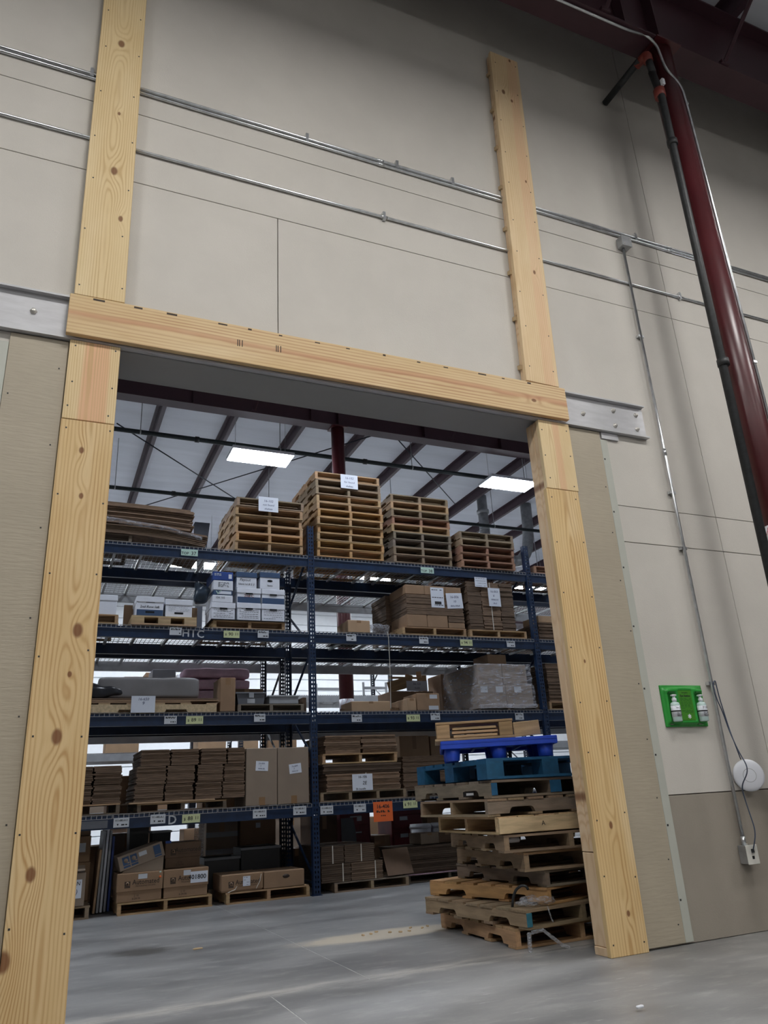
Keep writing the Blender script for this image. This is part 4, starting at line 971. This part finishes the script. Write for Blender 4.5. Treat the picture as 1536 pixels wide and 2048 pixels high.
tube('torn_strap', 'strap', [(-.16, -.234, -.085), (-.08, -.235, -.06), (-.06, -.234, -.03)], .004, o, 6); tube('torn_strap', 'strap', [(.15, -.234, -.07), (.19, -.236, -.0), (.205, -.234, .07)], .004, o, 6)
o = carton('plain brown carton with an oval hand hole beside the blue post', 2.165, 2.625, .118, .285, 4.63, .46, 'card', None, False); lathe('handle_hole', 'ink brown', [(.040, 0), (.040, .001)], o, (.02, -.2300, .025), (math.pi/2, 0, 0), 20, .5)
for k, (x0, x1, z0, z1, y, d, m_, lb) in enumerate(((1.62, 2.02, .118, .44, 5.17, .4, 'black plastic', 'black bin standing behind the carton with the torn tape'), (2.04, 2.50, .118, .52, 5.17, .42, 'black plastic', 'black open crate behind the carton with the hand hole'))):
    e_ = empty('storage_crate', lb, 'crate', ((x0+x1)/2, y+d/2, z0)); hw, hd_ = (x1-x0)/2, d/2; h_ = z1-z0
    box('crate_wall', m_, -hw, hw, -hd_, -hd_+.012, 0, h_, e_, .003); box('crate_wall', m_, -hw, hw, hd_-.012, hd_, 0, h_, e_, .003); box('crate_wall', m_, -hw, -hw+.012, -hd_+.012, hd_-.012, 0, h_, e_, .003); box('crate_wall', m_, hw-.012, hw, -hd_+.012, hd_-.012, 0, h_, e_, .003); box('crate_floor', m_, -hw+.01, hw-.01, -hd_+.01, hd_-.01, 0, .012, e_)
    box('crate_rim', 'grey plastic', -hw-.012, hw+.012, -hd_-.012, -hd_, h_-.03, h_, e_, .003)
# right of the blue post
pallet('worn pallet under the strapped dark carton bundles right of the blue post', 2.99, 4.66, 0, .93, .95, .105, 'old', notch=False, first=TONE['grey'])
for k, (x0, x1, z0, z1, st, tn, lb) in enumerate(((2.84, 3.20, .11, .30, (.08,), .55, 'lower left'), (3.205, 3.60, .11, .30, (.10,), .95, 'lower right'), (2.84, 3.12, .303, .49, (.0,), .55, 'upper left'), (3.125, 3.50, .303, .49, (.02,), .65, 'upper right'))):
    bundle('strapped flat carton bundle standing right of the blue post, '+lb, x0, x1, z0, z1, 4.67, .85, 9, 'card edge', 'strapped dark bundles', .004, st, tn, seed=90+k)
tag(box('leaning_sheet', 'card dark', -.19, .19, 0, .006, 0, .30, None, .001, (rad(-20), 0, rad(12))), 'dark cardboard sheet leaning between the two carton piles on the floor', 'cardboard').location = (3.82, 4.73, .262)
pallet('pallet with block feet under the dark cartons behind the pallet pile', 4.0, 4.86, 0, 1.15, .64, .085, 'grey', notch=False)
tag(box('pink_sheet', 'pink foam', 3.99, 5.15, 4.80, 5.48, .087, .093, None, .001), 'pale pinkish sheet under the dark cartons on the floor', 'sheet')
for j in range(2): bundle('dark flat carton pile behind the pallet pile on the floor, %s half' % ('lower', 'upper')[j], 3.90, 5.1, .096+.152*j, .245+.152*j, 4.86, .62, 7, 'card edge', 'dark cartons on the floor', .012, tone=.50, seed=95+j)
for k in range(2):
    bk = empty('plastic_bucket', 'white plastic bucket, %s' % ('right one of two by the pallet pile', 'left one of two by the pallet pile')[k], 'bucket', (4.95-.32*k, 5.72, .0), 0, 'white buckets')
    z0 = .0
    lathe('bucket_body', 'white plastic', [(.125, .004), (.145, .62)], bk, seg=28); lathe('rim', 'white plastic', [(.150, .56), (.153, .585), (.149, .60)], bk, seg=28); lathe('rim', 'white plastic', [(.146, .30), (.150, .32), (.146, .34)], bk, seg=28)
carton('box with a white front strip on the dark carton pile', 4.30, 4.56, .40, .53, 5.05, .35, 'card grey'); carton('small dark carton right of the box with the white strip', 4.57, 4.82, .40, .52, 5.08, .32, 'card dark')

# ------------------------------------------------------------------ rear rack contents (back-to-back rack)
pallet('pallet in the rear rack on the floor under the wrapped tall cartons', 1.50, 5.95, 0, 1.2, .9, .12, 'tan')
o = carton('tall film wrapped carton standing in the rear rack', 1.80, 2.20, .125, .82, 6.05, .5, 'card grey'); 
for k in range(3): box('film_band', 'light grey plastic', -.20, .20, -.2525, -.2505, -.25+.2*k, -.19+.2*k, o)
tag(box('film_roll', 'thin film', 0, 1, 0, 1, 0, 1), 'clear film curtain hanging beside the wrapped carton', 'film')
o_ = bpy.data.objects['film_roll']; o_.data = box_mesh(.12, .03, .46, 'thin film', .01); o_.location = (1.70, 5.98, .60)
for j, (z0, z1) in enumerate(((.125, .50), (.503, .86))):
    o = carton('large plain brown carton in the rear rack, %s of two' % ('lower', 'upper with a small white label')[j], 2.23, 2.70, z0, z1, 6.05, .5, 'card', 'large rear cartons')
    if j: box('box_label', 'tag white', -.03, .03, -.2512, -.250, .02, .08, o)
for k_, (a_, q_, h_) in enumerate(((-.45, .05, .80), (.07, .60, .62), (.62, 1.10, .74), (3.19, 3.55, .80))): carton('added carton filling a bright gap on the rear rack floor, %s' % ('far left', 'second from left', 'third from left', 'right of the blue post')[k_], a_, q_, .02, h_, 6.05, .5, ('card dark', 'card', 'card grey', 'card dark')[k_], 'added rear floor cartons')  # cartons added to darken gaps where the bright back wall showed through
carton('brown carton beside the dotted posts in the rear rack', 2.82, 3.15, .02, .42, 6.05, .45, 'card dark')
cb = empty('tool_cabinet', 'dark red steel cabinet in the rear rack under the lowest beam', 'cabinet', (3.82, 6.32, 0)); box('cabinet_body', 'red paint', -.22, .22, -.25, .25, 0, .84, cb, .008)
for k in range(4): box('drawer_front', 'red paint', -.20, .20, -.262, -.25, .05+.2*k, .23+.2*k, cb, .004); box('drawer_pull', 'galv dull', -.08, .08, -.272, -.262, .15+.2*k, .165+.2*k, cb)
box('paper_tag', 'tag white', .02, .09, -.2635, -.262, .70, .76, cb)
carton('brown carton with a white label right of the dark red cabinet', 4.08, 4.32, .02, .50, 6.05, .45, 'card'); 
cb2 = empty('tool_cabinet', 'second dark red cabinet with pale drawer labels right of the orange sign', 'cabinet', (4.60, 6.32, 0)); box('cabinet_body', 'red paint', -.24, .24, -.25, .25, 0, .80, cb2, .008)
for k in range(3): box('drawer_front', 'red paint', -.22, .22, -.262, -.25, .12+.22*k, .30+.22*k, cb2, .004); box('drawer_label', 'tag white', -.12, .0, -.2635, -.262, .23+.22*k, .28+.22*k, cb2)
for k in range(3): carton('tan carton column in the rear rack above the buckets, %s' % ('bottom', 'middle', 'top')[k], 4.92, 5.18, .02+.27*k, .285+.27*k, 6.10, .4, 'card', 'tan carton column')
sk = empty('swing_arm_sheet', 'curved grey sheet standing in front of the dark red cabinet', 'sheet', (3.72, 5.92, .0))
bm = bmesh.new(); q = []
for i in range(13):
    a = -.6+1.2*i/12; q.append([bm.verts.new((.10*math.cos(a*1.6)-.05, .0+t_*.01, .45+.30*math.sin(a)/math.sin(.6)*1.0)) for t_ in (0, 1)]+[bm.verts.new((-.16, .0+t_*.01, .45+.30*math.sin(a)/math.sin(.6))) for t_ in (0, 1)])
for A, B in zip(q, q[1:]):
    for k, l in ((0, 1), (1, 3), (3, 2), (2, 0)): bm.faces.new((A[k], A[l], B[l], B[k]))
from_bm('sheet_face', bm, 'grey plastic', sk); box('sheet_foot', 'grey plastic', -.15, .04, -.05, .06, 0, .16, sk)
for z, lab in ((LV[0]+.01, 'lowest'), ):
    carton('tan carton pair at the back of the lowest beam level, left one', 4.54, 5.02, z, 1.80, 6.05, .5, 'card light', 'tan cartons at the back'); carton('tan carton pair at the back of the lowest beam level, right one', 5.04, 5.45, z, 1.79, 6.05, .5, 'card light', 'tan cartons at the back')
    carton('low dark carton in front of the tan carton pair at the back', 4.60, 5.0, z, 1.28, 5.95, .08, 'card dark', None, False)
    carton('tan carton standing behind the two tall taped boxes', 1.75, 2.30, z, 1.42, 6.1, .4, 'card light'); carton('brown carton behind the eight bundle pile', .6, 1.2, z, 1.40, 6.1, .45, 'card')
    tag(box('white_sheet', 'white plastic', -.4, .42, 6.0, 6.6, z+.25, z+.27, None, .002), 'pale shelf board lying in the rear rack at the far left', 'board'); carton('grey carton under the pale shelf board at the far left', -.3, .4, z, z+.248, 6.0, .5, 'card dark')
carton('plain carton under the pink foam bundles in the rear rack', 1.45, 2.30, Z3, 2.30, 6.05, .5, 'card')
for k in range(3):
    tag(blob('foam_bundle', 'pink foam', .94-.03*k, .55, .135, None, (1.90, 6.30, 2.306+.150*k), amp=.018, fr=6, p=7, n=18, seed=11+k), 'pink foam bundle in the rear rack, %s of three' % ('bottom', 'middle', 'top')[k], 'foam', 'pink foam bundles')
carton('white carton left of the pink foam bundles', 1.05, 1.35, Z3, 2.72, 6.1, .4, 'white box', None, False); carton('small tan carton left of the white carton at the back', .70, 1.0, Z3, 2.62, 6.1, .4, 'card light')
carton('tall brown carton at the back of the third level right of the column', 4.45, 5.15, Z3, 2.44, 6.05, .5, 'card')
pc = empty('broken_crate', 'broken tan crate lying on the tall brown carton at the back', 'crate', (4.80, 6.14, 2.475))
for k, (x0, x1, z0, z1, rt_) in enumerate(((-.35, .05, .0, .16, .25), (-.30, .20, .17, .20, .0), (-.02, .10, .05, .24, -.2), (.22, .30, .0, .30, .1), (.32, .40, .0, .25, 0))): box('crate_slat', 'wood pallet', x0, x1, .05*k, .05*k+.02, z0, z1, pc, .002, (0, -rt_, 0), jit(TONE['tan']))
note(pc, -.05, .30, -.02, .13, -.005, [('16-121', .5, .7, .05), ('hold', .5, .3, .045)], ink='ink blue')
carton('brown carton leaning by the wrapped block at the back', 5.30, 5.62, Z3, 2.70, 6.05, .45, 'card')
for k in range(2): carton('cartons in the rear rack second level, %s' % ('left', 'right')[k], 6.3+.5*k, 6.7+.5*k, Z4, 3.35, 6.1, .5, 'card', 'rear second level cartons')

# ------------------------------------------------------------------ far rack contents and far steelwork
for k, (x, z, w, h, m_, lb) in enumerate(((1.55, 3.06, .5, .45, 'card', 'brown'), (2.15, 3.06, .4, .42, 'white box', 'white'), (2.6, 2.01, .55, .25, 'card light', 'pale tan'), (3.5, 2.01, .3, .3, 'card light', 'small tan'), (4.0, 2.01, .6, .35, 'card', 'mid brown'), (5.4, 2.01, .6, .4, 'card light', 'light tan'), (8.3, 3.06, .7, .5, 'card', 'wide brown'), (-.9, 2.01, .7, .35, 'card', 'left brown'), (.9, 2.01, .6, .3, 'card light', 'low tan'), (.2, .99, .8, .6, 'card grey', 'grey brown'), (1.6, .99, .8, .5, 'card', 'deep brown'), (3.9, .99, .8, .6, 'card light', 'large tan'), (5.2, .99, .7, .5, 'card', 'square brown'), (1.0, .02, .8, .7, 'card dark', 'dark floor'), (2.4, .02, .8, .6, 'card', 'floor brown'), (4.1, .02, .8, .7, 'card grey', 'floor grey'), (5.6, .02, .8, .6, 'card', 'last floor'))):
    carton('%s carton standing on the far rack beyond the column' % lb, x, x+w, z, z+h, 11.2, .5, m_, 'cartons on the far rack')
for k, (x, w, h) in enumerate(((5.15, .62, .30), (5.75, .18, .38), (6.25, .55, .34))):
    e_ = empty('steel_trestle', 'grey steel stand on the far rack top, %s of three' % ('left', 'middle', 'right')[k], 'stand', (x, 11.5, 3.062), 0, 'steel stands')
    for s in (0, w): box('post', 'rack grey', s-.02, s+.02, -.02, .02, 0, h, e_)
    box('crossbar', 'rack grey', .02, w-.02, -.015, .015, h*.55, h*.72, e_)
ex = empty('exhaust_pipe', 'grey vertical exhaust pipe under the far roof behind the right pallet stack', 'pipe', (10.6, 12.7, 6.4)); lathe('pipe_body', 'galv dull', [(.14, 0), (.14, 2.425)], ex, seg=20); lathe('pipe_collar', 'galv dull', [(.17, 1.9), (.17, 2.0)], ex, seg=20)
for z in (.6, 1.4): lathe('pipe_seam', 'galv dull', [(.15, z), (.15, z+.03)], ex, seg=20)
dc = empty('air_duct', 'bent grey flexible air duct hanging under the roof at the right board', 'duct', (12.1, 12.9, 6.75)); tube('duct_body', 'galv dull', [(.12, 0, 2.075), (.10, 0, 1.2), (-.02, 0, .6), (-.30, 0, .3), (-.62, 0, .28)], .16, dc, 14, fillet=.4); tube('duct_collar', 'galv dull', [(-.55, 0, .28), (-.66, 0, .28)], .19, dc, 14)
hv = empty('unit_heater', 'dark box shaped heater unit hanging under the roof behind the right blue post', 'heater', (12.3, 13.9, 5.4)); box('heater_body', 'girder red', -1.0, 1.0, -.4, .4, 0, .75, hv, .02); box('heater_panel', 'galv dull', -1.02, -1.0, -.38, .38, .05, .7, hv)
for s in (-.8, .8): tube('hanger_rod', 'galv dull', [(s, 0, .75), (s, 0, 3.42)], .01, hv, 6)
gp = empty('cabinet_post', 'pale grey upright metal post beside the right board beyond the rack top', 'post', (12.77, 12.4, 0)); box('post_shaft', 'rack grey', -.09, .09, -.09, .09, 0, 8.0, gp, .01); box('post_foot', 'rack grey', -.2, .2, -.2, .2, 0, .02, gp)
dp = empty('dust_hopper', 'dark grey funnel topped post between the cardboard pile and leftmost pallet stack', 'post', (2.72, 12.3, 0)); prism('hopper_top', 'rack shaded', [(-.10, 6.3), (.10, 6.3), (.17, 7.1), (-.17, 7.1)], 'y', -.1, .1, dp); box('hopper_post', 'rack shaded', -.07, .07, -.07, .07, 0, 6.3, dp)
def hpipe(label, y, z, r, mat, hangers):
    e = empty('sprinkler_pipe', label, 'pipe', (0, y, z)); tube('pipe_run', mat, [(-12, 0, 0), (20, 0, 0)], r, e, 12)
    for x in hangers: tube('hanger_rod', 'galv dull', [(x, 0, 0), (x, 0, 8.82-z)], .008, e, 6); lathe('hanger_ring', 'galv dull', [(r+.006, -.012), (r+.006, .012)], e, (x, 0, 0), (0, math.pi/2, 0), 12)
    for x in (-1.0, 2.0, 5.5, 8.6): tube('coupling', 'pipe black', [(x-.04, 0, 0), (x+.04, 0, 0)], r+.014, e, 12)
hpipe('dark green sprinkler pipe nearest behind the inner girder', 9.05, 7.62, .045, 'pipe green', (-1.5, .95, 3.65, 6.6, 9.5))
hpipe('dark green sprinkler pipe farther back below the roof', 11.9, 7.62, .045, 'pipe green', (-1.5, .75, 4.2, 7.4, 10.4))
hpipe('thin upper sprinkler pipe close behind the inner girder', 8.75, 8.25, .03, 'pipe green', (5.8, 8.2))
for a, q, lb in (((.6, 10.4, 8.42), (3.8, 13.75, 8.42), 'running from left front to right back'), ((1.6, 15.1, 8.45), (6.0, 9.2, 8.45), 'crossing the other brace rod'), ((6.0, 8.9, 8.42), (9.6, 12.5, 8.42), 'right of the round column')):
    tag(tube('brace_rod', 'rack shaded', [a, q], .014, None, 8), 'thin dark roof brace rod '+lb, 'rod')

# ------------------------------------------------------------------ tall pallet pile beside the right jamb
G = 'pallet pile beside the right jamb'
def near(lab, x, y, z, **k): return pallet(lab+', pile by right jamb', x, y, z, group=G, **k)
near('tan notched pallet at the bottom', 2.77, .56, .002, w=1.05, l=1.15, h=.118, tone='tan', rz=rad(-2))
near('weathered grey pallet with a blue painted end, second from the bottom', 2.80, .45, .122, w=1.02, l=1.2, h=.115, tone='old', rz=rad(7))
near('yellowish pallet with a dark hook, third from the bottom', 3.03, .52, .240, w=1.02, l=1.2, h=.105, tone='orange', rz=rad(15))
near('grey brown notched pallet, fourth from the bottom', 3.035, .53, .348, w=1.0, l=1.12, h=.103, tone='grey', rz=rad(4))
near('rough dark splintered pallet, fifth from the bottom', 2.88, .53, .455, w=1.02, l=1.1, h=.122, tone='old', rz=rad(-4), missing=(3,), first=TONE['tan'])
near('worn pallet with short left stringer, sixth from the bottom', 2.735, .53, .582, w=1.02, l=1.05, h=.112, tone='old', rz=rad(-8), missing=(2,))
def side_on(lab, x, y, z, d, l, **k): return near(lab, x+l*math.cos(rad(d)), y+l*math.sin(rad(d)), z, l=l, rz=rad(90+d), **k)
side_on('pallet with a bright stamped front board, seventh from the bottom', 2.70, .53, .700, -2, 1.12, w=.95, h=.112, tone='pale', notch=False, frontcol=TONE['light'])
side_on('weathered grey pallet with notched front, eighth from the bottom', 2.645, .55, .816, 1, 1.15, w=1.02, h=.114, tone='old', notch=True, frontcol=TONE['grey'])
near('dark grey pallet with a blue left corner, ninth from the bottom', 2.69, .55, .934, w=1.05, l=1.15, h=.118, tone='grey', rz=rad(2), notch=True)
PILE = {o['label'].split(',')[1].split()[0] if ',' in o['label'] else o['label']: o for o in bpy.data.objects if o.get('group') == G}
pl7 = PILE['seventh']
sb = box('front_board', 'wood stringer', -.020, -.001, .06, 1.12, .004, .104, pl7, .002, col=TONE['light'])
for s_, u, sz in (('A', .18, .045), ('I  I', -.16, .05), ('INT', -.30, .034)): text('stamp', s_, 'ink', sz, (-.0102, u, .0), sb, rot=(math.pi/2, math.pi/2 if sz < .04 else 0, -math.pi/2))
pl9 = PILE['ninth']; box('painted_end', 'teal paint', -.004, .045, -.006, -.0005, .018, .10, pl9, .001, col=TONE['teal']); box('painted_block', 'teal paint', .50, .60, -.006, -.0005, .018, .10, pl9, .001, col=TONE['teal'])
pl2 = PILE['second']; box('painted_end', 'teal paint', -.003, .041, -.007, -.0005, .017, .098, pl2, .001, col=(.03, .16, .22))
block_pallet('teal blue painted block pallet with scuffed corner, under the blue plastic pallet of the pile', 2.665, .55, 1.058, 1.08, 1.12, .140, 'teal', rad(0), G)
bt = bpy.data.objects['block_pallet.001'] if 'block_pallet.001' in bpy.data.objects else None
pp = empty('plastic_pallet', 'bright blue plastic pallet with cup feet near the top of the pile', 'pallet', (2.50, .90, 1.202), rad(-27), G)
W_, L_ = .86, .80
box('deck_plate', 'blue plastic', 0, W_, 0, L_, .112, .124, pp, .004)
for (x0, x1, y0, y1) in ((0, W_, 0, .018), (0, W_, L_-.018, L_), (0, .018, .018, L_-.018), (W_-.018, W_, .018, L_-.018)): box('rim', 'blue plastic', x0, x1, y0, y1, .085, .142, pp, .004)
for xx in (.085, W_/2, W_-.085):
    for yy in (.085, L_/2, L_-.085): lathe('cup_foot', 'blue plastic', [(.046, .001), (.052, .004), (.064, .112)], pp, (xx, yy, 0), seg=24)
for xx in (.26, .61): box('deck_rib', 'blue plastic', xx-.01, xx+.01, .02, L_-.02, .088, .112, pp)
tp = empty('block_pallet', 'small pale wooden pallet with stacked loose slats, on top of the pile', 'pallet', (2.50, .95, 1.348), rad(-27), G)
for xx in (0, .47):
    for yy in (0, .42): box('block', 'wood pallet', xx, xx+.10, yy, yy+.10, .018, .118, tp, .003, col=jit(TONE['tan']))
for yy in (0, .21, .42): box('bottom_board', 'wood pallet', -.015, .585, yy-.004, yy+.10, 0, .017, tp, .002, col=jit(TONE['pale']))
for yy in (0, .105, .21, .315, .42): box('deck_board', 'wood pallet', -.005, .575, yy-.003, yy+.09, .119, .136, tp, .002, col=jit(TONE['tan']))
ca, sa = math.cos(rad(-27)), math.sin(rad(-27))
for k, (u0, u1, z) in enumerate(((.125, .455, .020), (.115, .46, .048), (.12, .45, .076))):
    u, v_ = (u0+u1)/2, .055+.006*k
    o = tag(box('loose_slat', 'wood pallet', 0, u1-u0, 0, .085, 0, .018, None, .002, col=jit(TONE['pale'])), 'loose tan slat tucked inside the top pallet, %s of three' % ('lowest', 'middle', 'highest')[k], 'slat', 'loose slats')
    o.location = (2.50+u*ca-v_*sa, .95+u*sa+v_*ca, 1.348+z+.010); o.rotation_euler = (0, 0, rad(-27))
nb = tag(box('broken_board', 'wood pallet', 2.95, 3.16, .53, .552, 1.36, 1.465, None, .003, (0, rad(-4), rad(-8)), TONE['pale']), 'short broken pale board end standing on the blue plastic pallet', 'board'); nb.location = (3.12, .675, 1.408)
hk = tag(tube('metal_hook', 'pipe black', [(2.86, .70, .236), (2.865, .69, .29), (2.875, .66, .345), (2.90, .62, .372), (2.925, .60, .366), (2.935, .60, .345)], .009, None, 8, fillet=.03), 'curved dark metal hook standing out of the pallet pile', 'hook'); hk.location = (-.03, -.04, .0)
tag(blob('film_wad', 'thin film', .30, .2, .05, None, (2.99, .60, .236), amp=.05, fr=14, p=2.5, seed=21), 'crumpled clear film wad under the yellowish pallet of the pile', 'film')
tag(tube('film_strand', 'thin film', [(2.80, .44, .105), (2.785, .42, .085), (2.782, .42, .04), (2.79, .43, .005)], .014, None, 6), 'white film strand hanging at the bottom pallet corner', 'film')
tag(tube('film_strand', 'thin film', [(2.82, .44, .108), (2.90, .43, .118), (2.96, .42, .07), (3.02, .40, .02), (3.06, .38, .004)], .012, None, 6), 'white film strand trailing across the bottom pallet front', 'film')
tag(tube('film_strand', 'thin film', [(2.985, .47, .245), (2.99, .46, .20), (2.995, .455, .17), (3.005, .455, .15)], .005, None, 6), 'thin white film strand hanging below the yellowish pallet', 'film')
mk = empty('marker_cap', 'small pink and white bottle lying inside the sixth pallet of the pile', 'bottle', (2.80, .62, .655), 0, None, (0, rad(90), 0)); lathe('bottle_body', 'white plastic', [(.016, .02), (.018, .06), (.018, .11)], mk, seg=14); lathe('pink_cap', 'pink foam', [(.012, -.03), (.018, -.028), (.018, .02)], mk, seg=14)
sm = tag(box('black_tag', 'black plastic', 2.60, 2.69, .80, .802, .95, .985, None, .001), 'small black and white tag on the ninth pallet of the pile', 'label'); box('tag_print', 'tag white', -.02, .04, -.0022, -.001, -.008, .008, sm)

# ------------------------------------------------------------------ bits on the floor
def chip(label, x, y, w, d, rz, mat): tag(blob('debris_chip', mat, w, d, .012, None, (x, y, .012), (0, 0, rz), amp=.004, fr=30, p=4, n=3, seed=int(x*50)), label, 'debris')
chip('white splinter on the open floor left of the pallet pile', .98, 2.05, .075, .02, .2, 'plywood edge')
chip('small white chip on the front floor near the right board', 2.42, -1.02, .04, .018, .1, 'white plastic')
chip('torn white film scrap beside the foot of the left board', .03, -.02, .10, .05, .5, 'white plastic')
for k in range(9): chip('wood crumb in the sawdust left of the pallet pile, crumb %s' % ('a by the stain edge', 'near its middle', 'near its right end', 'at its front', 'at its back', 'left of the middle', 'right of the middle', 'close to the pile', 'at the far left')[k], 2.15+.07*k, 1.72+R.uniform(-.08, .08), .03, .015, R.uniform(0, 3), 'plywood edge')
